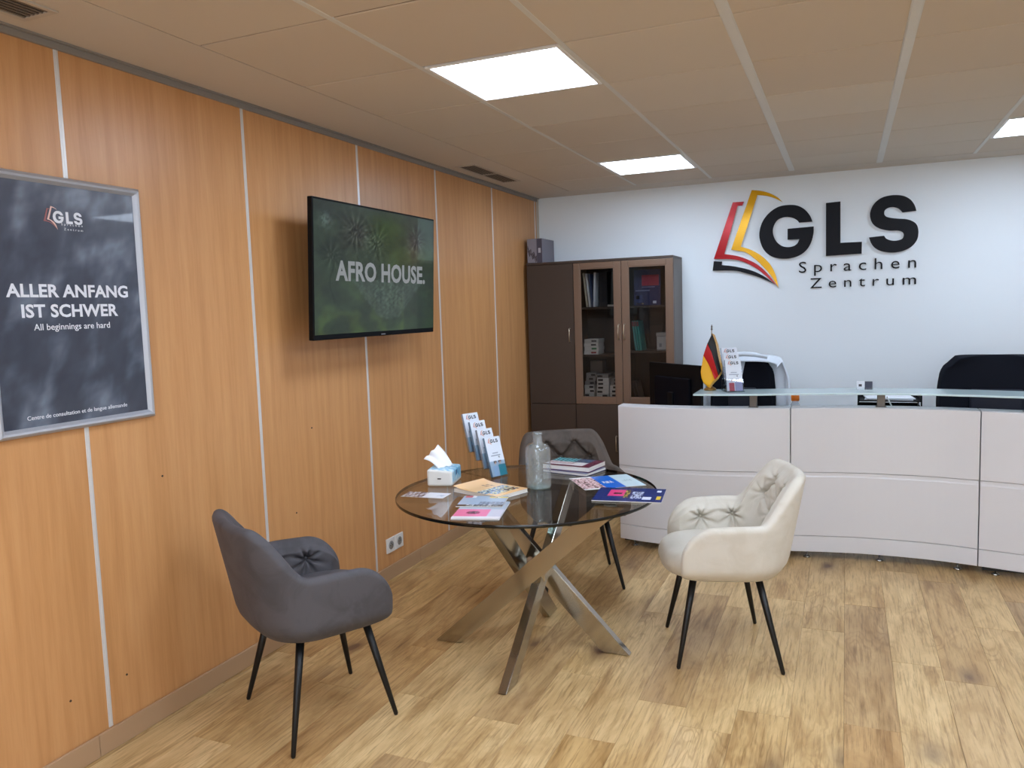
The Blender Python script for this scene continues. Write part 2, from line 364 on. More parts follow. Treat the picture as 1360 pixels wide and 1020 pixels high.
# ================================================================== LOGO HELPERS (flat outlines in a unit frame)
def catmull(pts, n=5):
    """pts: (x, y) smooth, (x, y, 1) corner"""
    N = len(pts); out = []
    for i in range(N):
        p1, p2 = pts[i], pts[(i+1) % N]; c1, c2 = len(p1) > 2, len(p2) > 2
        p0 = pts[i-1] if not c1 else (2*p1[0]-p2[0], 2*p1[1]-p2[1]); p3 = pts[(i+2) % N] if not c2 else (2*p2[0]-p1[0], 2*p2[1]-p1[1])
        if c1 and c2: out.append(p1[:2]); continue
        for k in range(n):
            t = k/n; f = lambda a, b, c, d: .5*((2*b)+(-a+c)*t+(2*a-5*b+4*c-d)*t*t+(-a+3*b-3*c+d)*t**3)
            out.append((f(p0[0], p1[0], p2[0], p3[0]), f(p0[1], p1[1], p2[1], p3[1])))
    return out
# outlines as (x, z) in metres on the back wall
GLY = dict(
 G=[(2.3062,2.2181,1),(2.2872,2.2658),(2.2493,2.315),(2.1986,2.3482),(2.1349,2.36),(2.0577,2.3529),(1.9863,2.3115),(1.9337,2.2452),(1.9098,2.1654),(1.9136,2.0971),(1.9398,2.0274),(1.9857,1.9771),(2.0444,1.9507),(2.1222,1.9424),(2.1992,1.9583),(2.2563,1.9952),(2.2941,2.053),(2.3128,2.1248),(2.3151,2.1804,1),(2.1221,2.1752,1),(2.1221,2.0906,1),(2.2092,2.089,1),(2.1965,2.0591),(2.1671,2.0381),(2.1222,2.0327),(2.077,2.0463),(2.0381,2.0825),(2.016,2.1312),(2.0121,2.1787),(2.0278,2.2248),(2.0577,2.2563),(2.1093,2.2685),(2.1605,2.258),(2.1924,2.237),(2.2077,2.2172,1)],
 L=[(2.4029,2.3528,1),(2.5061,2.3561,1),(2.508,2.0422,1),(2.6598,2.0405,1),(2.6581,1.9508,1),(2.4047,1.9468,1)],
 S=[(3.0279,2.2451,1),(3.0159,2.2864),(2.989,2.3289),(2.9484,2.3576),(2.9021,2.3704),(2.8439,2.3715),(2.7854,2.3561),(2.7386,2.3152),(2.7153,2.2592),(2.7182,2.2074),(2.74,2.1633),(2.7818,2.1321),(2.8467,2.1122),(2.9052,2.1082),(2.9355,2.0959),(2.9462,2.0722),(2.935,2.0449),(2.9002,2.0343),(2.8651,2.0366),(2.8298,2.0517),(2.8119,2.076,1),(2.7087,2.0699,1),(2.7234,2.0262),(2.7536,1.9855),(2.8013,1.9594),(2.872,1.9462),(2.9419,1.955),(2.9993,1.9835),(3.0354,2.0321),(3.0438,2.0886),(3.034,2.1373),(3.0084,2.167),(2.9621,2.1881),(2.8925,2.1984),(2.8339,2.2129),(2.8125,2.235),(2.8158,2.2642),(2.839,2.2815),(2.874,2.2838),(2.9091,2.2696),(2.9361,2.2396,1)],
 Y=[(1.8515,2.4993,1),(1.9147,2.4884),(1.98,2.4666),(2.0449,2.4275),(2.0861,2.384,1),(2.0319,2.4179),(1.9669,2.4435),(1.8949,2.4564,1),(1.7641,2.0585,1),(1.847,2.0261),(1.9265,1.9736),(1.9921,1.9019),(2.0313,1.8181),(2.0547,1.7148,1),(2.0116,1.7918),(1.9592,1.8626),(1.8866,1.9416),(1.8069,2.0079),(1.7465,2.0251),(1.6883,2.0382,1)],
 R=[(1.7041,2.4153,1),(1.7913,2.4136,1),(1.7778,2.3834,1),(1.7416,2.3849,1),(1.6349,2.0067,1),(1.7395,1.9841),(1.8334,1.9445),(1.913,1.8923),(1.9788,1.8206),(2.0416,1.7331,1),(1.9788,1.7933),(1.8997,1.8655),(1.8065,1.9253),(1.7123,1.958),(1.5508,1.971,1)],
 K=[(1.5506,1.9528,1),(1.6167,1.9465,1),(1.6124,1.9188,1),(1.7119,1.9026),(1.8331,1.8688),(1.9261,1.8231),(2.005,1.7647),(2.0273,1.7446,1),(1.9128,1.8031),(1.8061,1.8425),(1.7117,1.8679),(1.5403,1.8763,1)])
GW = {k: catmull(v) for k, v in GLY.items()}
lx0, lz0 = 1.546, 1.718; LW, LH = 1.50, .77       # emblem box on the wall
def small_logo(parent, P, w, colG, colY, colR, colK=None, th=.0004, text=None):
    """P(x, y, d): x right / y up in metres within a box w wide"""
    k = w/LW
    for nm, key, m in (('emblem_yellow_page', 'Y', colY), ('emblem_red_page', 'R', colR), ('emblem_dark_page', 'K', colK), ('letter', 'G', colG), ('letter', 'L', colG), ('letter', 'S', colG)):
        if m is None: continue
        obj(nm, poly_plate(nm, [((x-lx0)*k, (z-lz0)*k) for x, z in GW[key]], P, th, m), parent)
    if text:
        obj('lettering', text_me('lettering', 'Sprachen', text, lambda x, y, d: P(.66*k+x, .14*k+y, d), width=.83*k, height=.10*k, space=1.7, th=th), parent)
        obj('lettering', text_me('lettering', 'Zentrum', text, lambda x, y, d: P(.75*k+x, .0*k+y, d), width=.74*k, height=.08*k, space=1.7, th=th), parent)

# ------------------------------------------------------------------ wall sign on the back wall
LNAVY = mat('sign_black', (8,10,20), .5, 0, **{'Specular IOR Level': .22}); LY = mat('sign_yellow', (222,164,0), .16, .35); LR = mat('sign_red', (176,18,30), .16, .3)
sg = thing('wall_sign', 'raised wall sign with an open book emblem and the letters GLS Sprachen Zentrum', 'sign', (lx0+.7, YB, lz0))
def PS(x, z, d): return Vector((x-lx0-.7, -.004-d, z-lz0))
WBACK = mat('sign_backing', (232,234,238), .5)
for nm, key, m in (('emblem_yellow_page', 'Y', LY), ('emblem_red_page', 'R', LR), ('emblem_black_page', 'K', LNAVY), ('letter', 'G', LNAVY), ('letter', 'L', LNAVY), ('letter', 'S', LNAVY)):
    cx = sum(p[0] for p in GW[key])/len(GW[key]); cz = sum(p[1] for p in GW[key])/len(GW[key])
    o = obj(nm, poly_plate(nm, GW[key], lambda x, z, d: PS(x, z, .012+d), .01, m), sg)
    obj('backing', poly_plate('backing', GW[key], lambda x, z, d: PS(x+.003, z-.003, d-.004), .016, WBACK), o)
def signtext(body, x0, x1, z, h):
    w = x1-x0
    me = text_me('letter', body, LNAVY, lambda x, y, d: PS(x0+x, z+y, d-.004), width=w, height=h, space=1.6, th=.012, bold=-.004)
    bm = bmesh.new(); bm.from_mesh(me); bm.verts.ensure_lookup_table(); seen = set()
    for v0 in bm.verts:
        if v0.index in seen: continue
        st, isl = [v0], []; seen.add(v0.index)
        while st:
            v = st.pop(); isl.append(v)
            for e in v.link_edges:
                o_ = e.other_vert(v)
                if o_.index not in seen: seen.add(o_.index); st.append(o_)
        ix = {v.index: i for i, v in enumerate(isl)}; fs = {f for v in isl for f in v.link_faces}
        obj('letter', mesh('letter', [v.co for v in isl], [[ix[v.index] for v in f.verts] for f in fs], LNAVY), sg)
    bm.free()
signtext('Sprachen', 2.2058, 3.0336, 1.7986, .114); signtext('Zentrum', 2.29, 3.0342, 1.7021, .078)

# ------------------------------------------------------------------ poster
ps = thing('framed_poster', 'dark cloud poster in a silver snap frame reading ALLER ANFANG IST SCHWER', 'poster', (0, 1.97, 1.23))
py0, py1, pz0, pz1 = 1.672-1.97, 2.312-1.97, 0.0, .888   # frame box in local coordinates (y right, z up)
def PP(x, z, d): return Vector((.012+d, py0+.03+x, pz0+.03+z))
def poster_col(u, v):
    a = .5+.5*fbm(u*1.9+v*2.0, v*3.2-u*2.5, 3); b = .5+.5*fbm(u*5+v*4, v*7-u*6, 9)
    base = [58+14*(v), 63+14*v, 76+16*v]; k = max(0, a*1.7-.62)**1.5*92 + b*14 - 6
    return [base[0]+k*.9, base[1]+k*.97, base[2]+k]
pw, ph = py1-py0-.06, pz1-pz0-.06
obj('print', grid_me('print', 70, 96, lambda u, v: PP(u*pw, v*ph, 0), VCG, False, poster_col), ps)
def frame_bar(a, b, w, parent, nm='frame_bar', N=Vector((1,0,0))):
    """rounded snap-frame bar with mitred ends from outer corner a to b; inward = w"""
    a, b, inn = Vector(a), Vector(b), Vector(w); d = (b-a).normalized(); W_ = inn.length; iu = inn.normalized(); vs, fs = [], []
    prof = [(0, .0), (0, .012), (.15, .021), (.4, .027), (.65, .025), (.9, .016), (1, .012), (1, 0)]
    for e in (0, 1):
        for s, h in prof: vs.append((a if not e else b) + iu*s*W_ + d*(s*W_ if not e else -s*W_) + N*h)
    n = len(prof)
    for k in range(n): fs.append((k, (k+1)%n, n+(k+1)%n, n+k))
    fs += [tuple(range(n-1,-1,-1)), tuple(range(n, 2*n))]
    obj(nm, mesh(nm, vs, fs, SILVER), parent)
c = [(0.001, py0, pz0), (0.001, py1, pz0), (0.001, py1, pz1), (0.001, py0, pz1)]
frame_bar(c[0], c[1], (0,0,.03), ps); frame_bar(c[1], c[2], (0,-.03,0), ps); frame_bar(c[2], c[3], (0,0,-.03), ps); frame_bar(c[3], c[0], (0,.03,0), ps)
box('backing_board', (.001, py0+.02, pz0+.02), (.0115, py1-.02, pz1-.02), BLACKP, ps)
WT = mat('white_print', (226,228,236), .5); SALM = mat('salmon_print', (228,190,180), .5); REDP = mat('dull_red_print', (150,90,90), .5)
def ptxt(body, ya, yb, z, h, **k):   # world y range and z
    obj('lettering', text_me('lettering', body, WT, lambda x, y, d: Vector((.0125+d, ya-1.97+x, z-1.23+y)), width=yb-ya, height=h, **k), ps)
ptxt('ALLER ANFANG', 1.750, 2.229, 1.699, .046, bold=.028, space=1.03); ptxt('IST SCHWER', 1.798, 2.178, 1.630, .046, bold=.028, space=1.03)
ptxt('All beginnings are hard', 1.837, 2.138, 1.580, .029, bold=.004); ptxt('Centre de consultation et de langue allemande', 1.785, 2.187, 1.280, .019, bold=.002)
small_logo(ps, lambda x, y, d: Vector((.0125+d, 1.905-1.97+x, 1.935-1.23+y)), .152, WT, SALM, REDP, None, text=WT)

# ------------------------------------------------------------------ television
tv = thing('television', 'black flat television on the wood wall, green picture with the words AFRO HOUSE', 'television', (0, 3.72, 1.83))
TW, TH = 1.20, .685
tilt = math.atan2(.035, .685)
def PT(x, z, d):   # x right along +y, z up, d out of the screen
    return Vector((.195+d*math.cos(tilt)+(z+TH/2)*math.sin(tilt)*1.0, x, z*math.cos(tilt)-d*math.sin(tilt)))
bm = bmesh.new(); add_box(bm, (-TW/2, -TH/2, -.03), (TW/2, TH/2, 0), .004, 2); add_box(bm, (-TW*.36, -TH*.4, -.062), (TW*.36, TH*.2, -.028), .012, 2)
for v in bm.verts: v.co = PT(v.co.x, v.co.y, v.co.z)
obj('housing', from_bm(bm, 'housing', BLACKP), tv)
SCR = mat_vc('tv_picture', .2, .30); _b = SCR.node_tree.nodes['Principled BSDF']; 
for l in list(_b.inputs['Base Color'].links): SCR.node_tree.links.remove(l)
_b.inputs['Base Color'].default_value = (.010,.010,.010,1); _b.inputs['Specular IOR Level'].default_value = .28; SCR.node_tree.nodes['Principled BSDF'].inputs['Emission Strength'].default_value = .40
def g(u, v, cu, cv, r, s=1): return math.exp(-(((u-cu)/r)**2+((v-cv)/(r*s))**2))
def tvcol(u, v):     # v up
    c = np.array([62., 78, 62])
    c += (1-v)*np.array([6, 14, -8]); n = fbm(u*4, v*4, 2); n2 = fbm(u*17, v*15, 5); n3 = fbm(u*34, v*30, 8)
    c += n*np.array([16, 24, 12])-np.array([8,8,8]); c += n2*np.array([8,10,6])
    sw = math.sin(22*math.hypot(u-.1, v-.05)+6*fbm(u*2, v*2, 1)); lower = max(0, .45-v)/.45
    c += lower*max(0, sw)*np.array([28, 30, -6])*(u < .7)
    c += g(u,v,.30,.78,.13,1.2)*np.array([18, 2, 8])+g(u,v,.30,.78,.12)*n2*38
    c += g(u,v,.45,.72,.10,1.6)*n3*34; c += g(u,v,.60,.8,.13,1.3)*np.array([8, 12, -28])
    c += g(u,v,.50,.88,.10)*np.array([0,8,-20]); c += g(u,v,.80,.72,.07,2)*np.array([34, 6, 14])+g(u,v,.80,.75,.08,2)*n2*36
    c += (u > .84)*(v > .63)*np.array([20, 28, 38]); c -= (u > .84)*(v < .6)*np.array([22, 12, 22])
    c += g(u,v,.95,.35,.1,1.8)*n3*30
    for (a_, b_, k_, rr_) in ((.30,.80,17,.15), (.47,.74,15,.14), (.82,.80,13,.13), (.12,.60,11,.10)):
        r_ = math.hypot((u-a_)*1.75, v-b_); ph = math.atan2(v-b_, u-a_)
        c += math.exp(-(r_/rr_)**2)*(46*max(0, math.cos(k_*ph+9*r_))**3-26*max(0, -math.cos(k_*ph+9*r_))**3)*np.array([1.0, 1.0, .9])
        if abs((u-a_)*1.75+.03*math.sin(v*20)) < .008 and b_-.36 < v < b_: c -= 20
    d = abs(u-.57)+max(0, .12-v)*4; 
    if v < .42 and d < .22*(v-.08)/.3+.06: c = c*.55+np.array([44, 52, 48])+n3*26
    c += ((u-.57)**2+(v-.33)**2 < .02)*n3*22
    c += g(u,v,.08,.86,.045,1.5)*np.array([52, 58, 66])*(1 if abs(fbm(u*20, v*20, 3)) < .32 else .4)
    c += g(u,v,.72,.62,.18,.5)*np.array([16, 18, -18]); c[0] *= .92
    gm = c.mean(); return np.clip((c*.66+gm*.34)*.90, 12, 200)
obj('screen', grid_me('screen', 132, 74, lambda u, v: PT((u-.5)*(TW-.014), (v-.5)*(TH-.036)+.008, .0008), SCR, False, tvcol), tv)
TXT = emis('screen_lettering', s2l((138,142,144)), .50); TXT.node_tree.nodes['Principled BSDF'].inputs['Base Color'].default_value = (.02,.02,.02,1)
obj('lettering', text_me('lettering', 'AFRO HOUSE.', TXT, lambda x, y, d: PT(3.30-3.72+x, -.052+y, .0012+d), width=.905, height=.104, bold=.035, space=1.05, th=.0002), tv)
obj('chin_mark', box_me('chin_mark', (-.02, -.003, 0), (.02, .003, .0015), mat('grey_mark', (120,120,125), .4)), tv, PT(.02, -TH/2+.009, 0), (PI/2, 0, PI/2))
bm = bmesh.new(); add_box(bm, (.0045, -.25, -.16), (.03, .25, .16), .003); add_box(bm, (.028, -.2, -.15), (.165, -.16, .12), .003); add_box(bm, (.028, .16, -.15), (.165, .2, .12), .003)
obj('wall_bracket', from_bm(bm, 'wall_bracket', BLACK), tv)

for y_, z_ in ((1.86, .26), (2.10, .25), (3.16, .62), (2.34, .98), (3.32, 1.03)):
    bm = bmesh.new(); bmesh.ops.create_cone(bm, cap_ends=True, segments=10, radius1=.0045, radius2=.004, depth=.002, matrix=Matrix.Translation((.001, y_, z_)) @ Matrix.Rotation(PI/2, 4, 'Y')); obj('screw_cap', from_bm(bm, 'screw_cap', mat('dark_screw', (50,36,26), .5)), wl)
# ------------------------------------------------------------------ wall outlet
ol = thing('wall_outlet', 'white double power outlet low on the wood wall', 'outlet', (0, 4.062, .205))
for s in (-1, 1):
    bm = bmesh.new(); add_box(bm, (0, s*.049-.046, -.045), (.009, s*.049+.046, .045), .003, 2); p_ = obj('socket', from_bm(bm, 'socket', WHITEP), ol)
    me = lathe('socket_well', [(.026, .0), (.026, .0018), (.021, .0018), (.0195, -.0), (.0195, .0006), (0, .0006)], mat('outlet_well', (150,148,145), .5), 28)
    o = obj('socket_well', me, p_, (.009, s*.049, 0), (0, PI/2, 0))
    for yy, zz in ((-.0095, 0), (.0095, 0), (0, .011)): obj('contact', lathe('contact', [(.0028, 0), (.0028, .003), (0, .003)], BLACK, 10), p_, (.0095, s*.049+yy, zz), (0, PI/2, 0))

# ================================================================== TUB CHAIRS
def smoothstep(a, b, x): t = max(0, min(1, (x-a)/(b-a))); return t*t*(3-2*t)
def chair_path():
    pts = []; xf, X0, a, b, n = .205, -.06, .205, .272, 2.5
    for k in range(20): pts.append((xf+(X0-xf)*k/20, -.262-(b-.262)*k/20))
    for k in range(101):
        th = -PI/2+PI*k/100; cx = max(0, math.cos(th)); s = math.sin(th)
        pts.append((X0-a*cx**(2/n), b*math.copysign(abs(s)**(2/n), s)))
    for k in range(1, 21): pts.append((X0+(xf-X0)*k/20, b-(b-.262)*k/20))
    p = np.array(pts); d = np.r_[0, np.cumsum(np.hypot(*np.diff(p, axis=0).T))]; return p, d
CP, CD = chair_path(); CL = CD[-1]
def cpath(s):
    x = np.interp(s, CD, CP[:,0]); y = np.interp(s, CD, CP[:,1]); e = .03
    x2, y2 = np.interp(s+e, CD, CP[:,0]), np.interp(s+e, CD, CP[:,1]); x1, y1 = np.interp(s-e, CD, CP[:,0]), np.interp(s-e, CD, CP[:,1])
    t = Vector((x2-x1, y2-y1, 0)).normalized(); return x, y, Vector((-t.y, t.x, 0))   # outward normal
BTN = [(-.085,.775),(.085,.775),(0,.69),(-.17,.69),(.17,.69),(-.085,.61),(.085,.61),(0,.53)]
ABT = [(.34,.575),(.50,.565)]
def tuft(c, z):
    """c = signed arc length from the back's middle; returns padding 0..1"""
    p = 1.0; pts = list(BTN) + [(math.copysign(a, s), z_) for a, z_ in ABT for s in (1, -1)]
    for (bc, bz) in pts:
        dx, dz = c-bc, z-bz; r = math.hypot(dx, dz)
        if r < .12:
            p -= 1.15*math.exp(-(r/.016)**2); ph = math.atan2(dz, dx)
            p -= (.75 if abs(bc) > .25 else .42)*math.exp(-(r/.055)**2)*(.5+.5*math.cos(8*ph+bc*31))**2.2*min(1, r/.02)
    for i, (ac, az) in enumerate(BTN):
        for (bc, bz) in BTN[i+1:]:
            if abs(abs(ac-bc)-.085) < .01 and abs(abs(az-bz)-.083) < .012:
                vx, vz = bc-ac, bz-az; l2 = vx*vx+vz*vz; t = max(0, min(1, ((c-ac)*vx+(z-az)*vz)/l2))
                dd = math.hypot(c-ac-t*vx, z-az-t*vz); p -= .85*math.exp(-(dd/.0095)**2)
    return max(-.2, p)
def make_shell(m):
    NS, vs, fs = 300, [], []
    NO, NT, NI = 16, 8, 60; M_ = NO+NT+NI; fr_ = 0
    for i in range(NS+1):
        # denser at the ends so that the arm fronts round off
        u = i/NS; s = CL*(u-.035*math.sin(4*PI*u)/ (4*PI)*2)
        x, y, n = cpath(s); c = s-CL/2; ac = abs(c); end = CL/2-ac
        back = 1-smoothstep(.165, .325, ac)
        Ht = .655+.198*back-.012*smoothstep(.36, .7, ac)*1.0 + .010*math.cos(min(1, ac/.2)*PI/2)*0
        e = min(1, end/.14); q = math.sqrt(max(0, 1-(1-e)**2)); z0 = .402+.03*(1-q); Ht = z0+.03+(Ht-z0-.03)*(.20+.80*q)
        th = .026*(.35+.65*math.sqrt(max(0, 1-(1-min(1, end/.035))**2)))
        th = max(th, .004); row = []
        def pos(off, z):
            lean = (.055+.135*back)*max(0, z-.44); inset = .034*max(0, (.475-z)/.075)**2
            o = off+lean-inset*1.0
            return Vector((x, y, 0))+n*o+Vector((0, 0, z))
        for k in range(NO): 
            t = k/(NO-1); z = z0+(Ht-th-z0)*t; row.append(pos(th*(.5+.5*min(1, t*6)), z))
        for k in range(1, NT):
            a = PI*k/NT; row.append(pos(th*math.cos(a), Ht-th+th*math.sin(a)))
        for k in range(NI+1):
            t = k/NI; z = Ht-th-(Ht-th-.43)*t; z = max(z, .43)
            pad = .036*min(1, (k+.5)/7)*min(1, end/.05); f = tuft(c, z); row.append(pos(-th-pad*f, z))
        row.append(pos(-th*.6, z0+.0)); vs += row; nr = len(row)
    for i in range(NS):
        for k in range(nr):
            k2 = (k+1) % nr; fs.append((i*nr+k, (i+1)*nr+k, (i+1)*nr+k2, i*nr+k2))
    fs.append(tuple(range(nr))); fs.append(tuple(NS*nr+k for k in range(nr-1, -1, -1)))
    me = mesh('shell', vs, fs, m, True); return me
def make_seat(m):
    N1, N2 = 72, 26; vs, fs = [], []
    prof = []
    for k in range(N2+1):
        t = k/N2
        if t < .5: a = PI*t-PI/2; a = -PI/2+PI*t*1.0; rr = 1-.13+.13*math.cos(a); zz = .40+.052+.052*math.sin(a)*1.0
        prof.append(t)
    for k in range(N2+1):
        t = k/N2; a = -PI/2+PI*min(1, t/.55)
        if t <= .55: r = .84+.16*math.cos(a); z = .452+.056*math.sin(a)
        else: q = (t-.55)/.45; r = .84*(1-q); z = .508+.014*(1-(1-q)**2)
        for i in range(N1):
            th = 2*PI*i/N1; cx, sy = math.cos(th), math.sin(th); n = 2.9
            X = .022+.252*math.copysign(abs(cx)**(2/n), cx)*r; Y = .238*math.copysign(abs(sy)**(2/n), sy)*r
            if X > 0: Y *= 1-.05*(X/.29)
            zz = z-.012*max(0, (X-.12)/.17)**2*(z > .45) ; vs.append((X, Y, zz))
    for k in range(N2):
        for i in range(N1): fs.append((k*N1+i, k*N1+(i+1)%N1, (k+1)*N1+(i+1)%N1, (k+1)*N1+i))
    fs.append(tuple(range(N1-1, -1, -1)))
    return mesh('seat', vs, fs, m, True)
FEET = [(.218, .228), (.218, -.228), (-.222, .278), (-.222, -.278)]
def make_chair(label, loc, ang, m, feet_me, shell_me, seat_me):
    t = thing('tub_chair', label, 'chair', loc, ang, 'velvet tub chairs around the glass table')
    for me, nm in ((shell_me, 'shell'), (seat_me, 'seat')):
        me = me.copy(); me.materials.clear(); me.materials.append(m); obj(nm, me, t)
    for me in feet_me: obj('leg', me, t)
    b_ = bmesh.new(); add_box(b_, (-.15, -.16, .385), (.17, .16, .412), .006); obj('seat_base', from_bm(b_, 'seat_base', BLACK), t)
    bm_ = bmesh.new()
    for c_, z_ in BTN + [(s*a, z) for a, z in ABT for s in (1, -1)]:
        s = CL/2+c_; x, y, n = cpath(s); ac = abs(c_); back = 1-smoothstep(.165, .325, ac)
        lean = (.055+.135*back)*max(0, z_-.44); p = Vector((x, y, z_))+n*(lean-.0285)
        bmesh.ops.create_uvsphere(bm_, u_segments=10, v_segments=6, radius=.0075, matrix=Matrix.Translation(p))
    me = from_bm(bm_, 'buttons', m, True); o = obj('buttons', me, t); o['kind'] = 'stuff'
    return t
VG = mat_velvet('grey_velvet', (82,79,83), (70,67,70)); VWH = mat_velvet('cream_velvet', (204,197,184), (196,188,173)); VB = mat_velvet('taupe_velvet', (84,73,65), (70,61,54))
shell_me, seat_me = make_shell(VG), make_seat(VG); feet = []
for fx, fy in FEET:
    tx, ty = fx*.62, fy*.66; feet.append(tube('leg', [(tx, ty, .40), (tx+(fx-tx)*.5, ty+(fy-ty)*.5, .20), (fx, fy, .006), (fx, fy, 0)], [.0165, .0135, .009, .007], BLACK, 14))
make_chair('dark grey velvet tub chair nearest the camera, beside the wood wall', (.585, 2.53, 0), math.radians(57.6), VG, feet, shell_me, seat_me)
make_chair('cream velvet tub chair with tufted back in front of the white desk', (2.015, 3.645, 0), math.radians(198), VWH, feet, shell_me, seat_me)
make_chair('taupe brown velvet tub chair behind the glass table by the bookcase', (1.085, 4.31, 0), math.radians(-57), VB, feet, shell_me, seat_me)

# ================================================================== GLASS TABLE
TC = (1.154, 3.41); TR = .616; TZ = .75
tb = thing('round_table', 'round glass table on crossed chrome legs', 'table', (TC[0], TC[1], 0))
GT = mat_glass('tinted_glass', (.80,.79,.76), 1.52); GEDGE = mat('dark_glass_edge', (8,10,10), .12)
prof = [(TR-.0015, TZ-.014), (TR, TZ-.0125), (TR, TZ-.0015), (TR-.0015, TZ)]
me = lathe('glass_top', prof, [GT, GEDGE], 128); 
for p in me.polygons:
    if len(p.vertices) == 4: p.material_index = 1
obj('glass_top', me, tb)
def slant(nm, p0, p1, wx, wy, z1, m=CHROME):
    """flat bar cut level at both ends; wx, wy = half sizes of the level cut"""
    bm = bmesh.new(); vs = add_box(bm, (-wx, -wy, 0), (wx, wy, 1), 0)
    for v in bm.verts:
        t = v.co.z; v.co = Vector((v.co.x+p0[0]+(p1[0]-p0[0])*t, v.co.y+p0[1]+(p1[1]-p0[1])*t, .004+(z1-.004)*t))
    es = [e for e in bm.edges]; bmesh.ops.bevel(bm, geom=es, offset=.002, segments=2, affect='EDGES'); return obj(nm, from_bm(bm, nm, m), tb)
q = lambda x, y: (x-TC[0], y-TC[1])
zt = TZ-.0185
slant('leg', q(.772, 3.30), q(1.60, 3.30), .065, .02, zt); slant('leg', q(1.580, 3.425), q(.87, 3.45), .065, .02, zt)
slant('leg', q(1.235, 2.938), q(1.245, 3.80), .02, .062, zt); slant('leg', q(1.118, 3.785), q(1.165, 2.97), .02, .062, zt)
bm = bmesh.new(); add_box(bm, (.0, -.10, .345), (.12, .07, .425), .006); obj('hub', from_bm(bm, 'hub', CHROME), tb)
for (x, y) in ((1.60, 3.30), (.87, 3.45), (1.245, 3.80), (1.165, 2.97)):
    obj('glass_pad', lathe('glass_pad', [(.028, TZ-.0185), (.030, TZ-.0165), (.030, TZ-.0142), (0, TZ-.0142)], mat('clear_pad', (150,152,150), .3), 20), tb, (x-TC[0], y-TC[1], 0))

# ------------------------------------------------------------------ printed matter
def rect_frame(cx, cy, w, h, ang, z):
    c_, s_ = math.cos(ang), math.sin(ang)
    return lambda u, v, d: Vector((((u-.5)*w)*c_-((v-.5)*h)*s_, ((u-.5)*w)*s_+((v-.5)*h)*c_, d))
def book(name, label, cat, cx, cy, z, w, h, t, ang, colfn, nx=40, ny=30, cover=(230,230,230), curl=0, group=None, spine=None):
    o = thing(name, label, cat, (cx, cy, z), ang, group)
    cm = mat('cover_%d_%d_%d' % cover, cover, .35)
    lift = lambda u, v: curl*max(0, 1-u*3)**2
    if t > .004:
        box('pages', (-w/2+.002, -h/2+.002, .0012), (w/2-.002, h/2-.002, t-.0012), PAGES, o, .0008)
        box('back_cover', (-w/2, -h/2, 0), (w/2, h/2, .0011), cm, o)
        if spine: box('spine', (-w/2, h/2-.0015, .0012), (w/2, h/2, t-.0012), mat('cover_%d_%d_%d' % spine, spine, .35), o)
    else: box('sheet', (-w/2, -h/2, 0), (w/2, h/2, max(.0006, t-.0008)), PAGES, o)
    obj('cover', grid_me('cover', nx, ny, lambda u, v: Vector(((u-.5)*w, (v-.5)*h, t+lift(u, v))), VCG, False, colfn), o)
    return o
def speck(u, v, s=1): return fbm(u*14*s, v*12*s, s*3)
def c_orange(u, v):
    if .50 < u < .88 and .0 < v < .92 and not (u > .75 and v < .12):
        a, b = speck(u, v, 1.2), speck(u, v, 2.2); c = np.array([96, 150, 190.])
        if a > .15: c = np.array([236, 226, 150.])
        if a < -.2: c = np.array([40, 52, 92.])
        if b > .3: c = np.array([230, 230, 236.])
        if u > .66 and v > .5 and a < .0: c = np.array([70, 50, 60.])
        return c
    return (250, 205, 150)
z0 = TZ+.0006
bo = book('textbook', 'orange and blue language textbook lying on the glass table', 'book', 1.005, 3.33, z0, .295, .205, .018, math.radians(-20), c_orange, 70, 48, (225,225,228), .012)
DK = mat('dark_print', (60,50,60), .5)
for k, (yy, ww) in enumerate(((.045, .09), (.02, .075))):   # unreadable title strokes
    bm = bmesh.new()
    for i in range(9): add_box(bm, (-.10+i*ww/9, yy-.006+.002*(i % 3), .0184), (-.10+i*ww/9+.005, yy+.006-.003*((i*7) % 3), .0188))
    o_ = obj('title_strokes', from_bm(bm, 'title_strokes', DK), bo)
def c_pink(u, v):
    if v > .52: return (176, 190, 206)
    if v < .12: return (236, 232, 236)
    if u < .72:
        r = math.hypot((u-.38)*1.4, (v-.32)*2.2); c = np.array([240, 120, 165.])
        if r < .2: c = np.array([150, 40, 90.])+60*speck(u, v, 2)
        if r < .08: c = np.array([60, 10, 40.])
        return c
    return (205, 205, 222)
book('magazine', 'magazine with a pink photo on its cover near the table front rim', 'magazine', 1.115, 2.995, z0, .205, .295, .006, math.radians(14), c_pink, 36, 48, (220,220,226))
def c_grey(u, v):
    c = np.array([168, 188, 210.])
    if v > .82 and .05 < u < .2: c = np.array([210, 110, 120.])
    if v > .82 and .2 < u < .3: c = np.array([240, 240, 245.])
    if .78 < v < .92 and u > .6: c = np.array([228, 205, 120.])
    if v < .42 and u > .45: c = np.array([130, 142, 160.])+80*speck(u, v, 1.5)
    if v < .15:
        c = np.array([52, 48, 56.])
        if .2 < u < .9 and speck(u, v, 3) > .1: c = np.array([225, 225, 225.])
    return c
book('magazine', 'pale blue magazine lying between the pink magazine and the orange textbook', 'magazine', 1.066, 3.115, z0+.0074, .205, .19, .004, math.radians(14), c_grey, 36, 36, (215,220,228))
def c_flyer(u, v):
    if u < .5:
        s = speck(u, v, 1.5); c = np.array([80, 96, 140.]) if s < .05 else np.array([215, 205, 200.])
        if s < -.25: c = np.array([30, 34, 52.])
        return c
    return (226, 230, 240) if not (.8 < u < .95 and .35 < v < .6 and speck(u, v, 3) > 0) else (150, 160, 190)
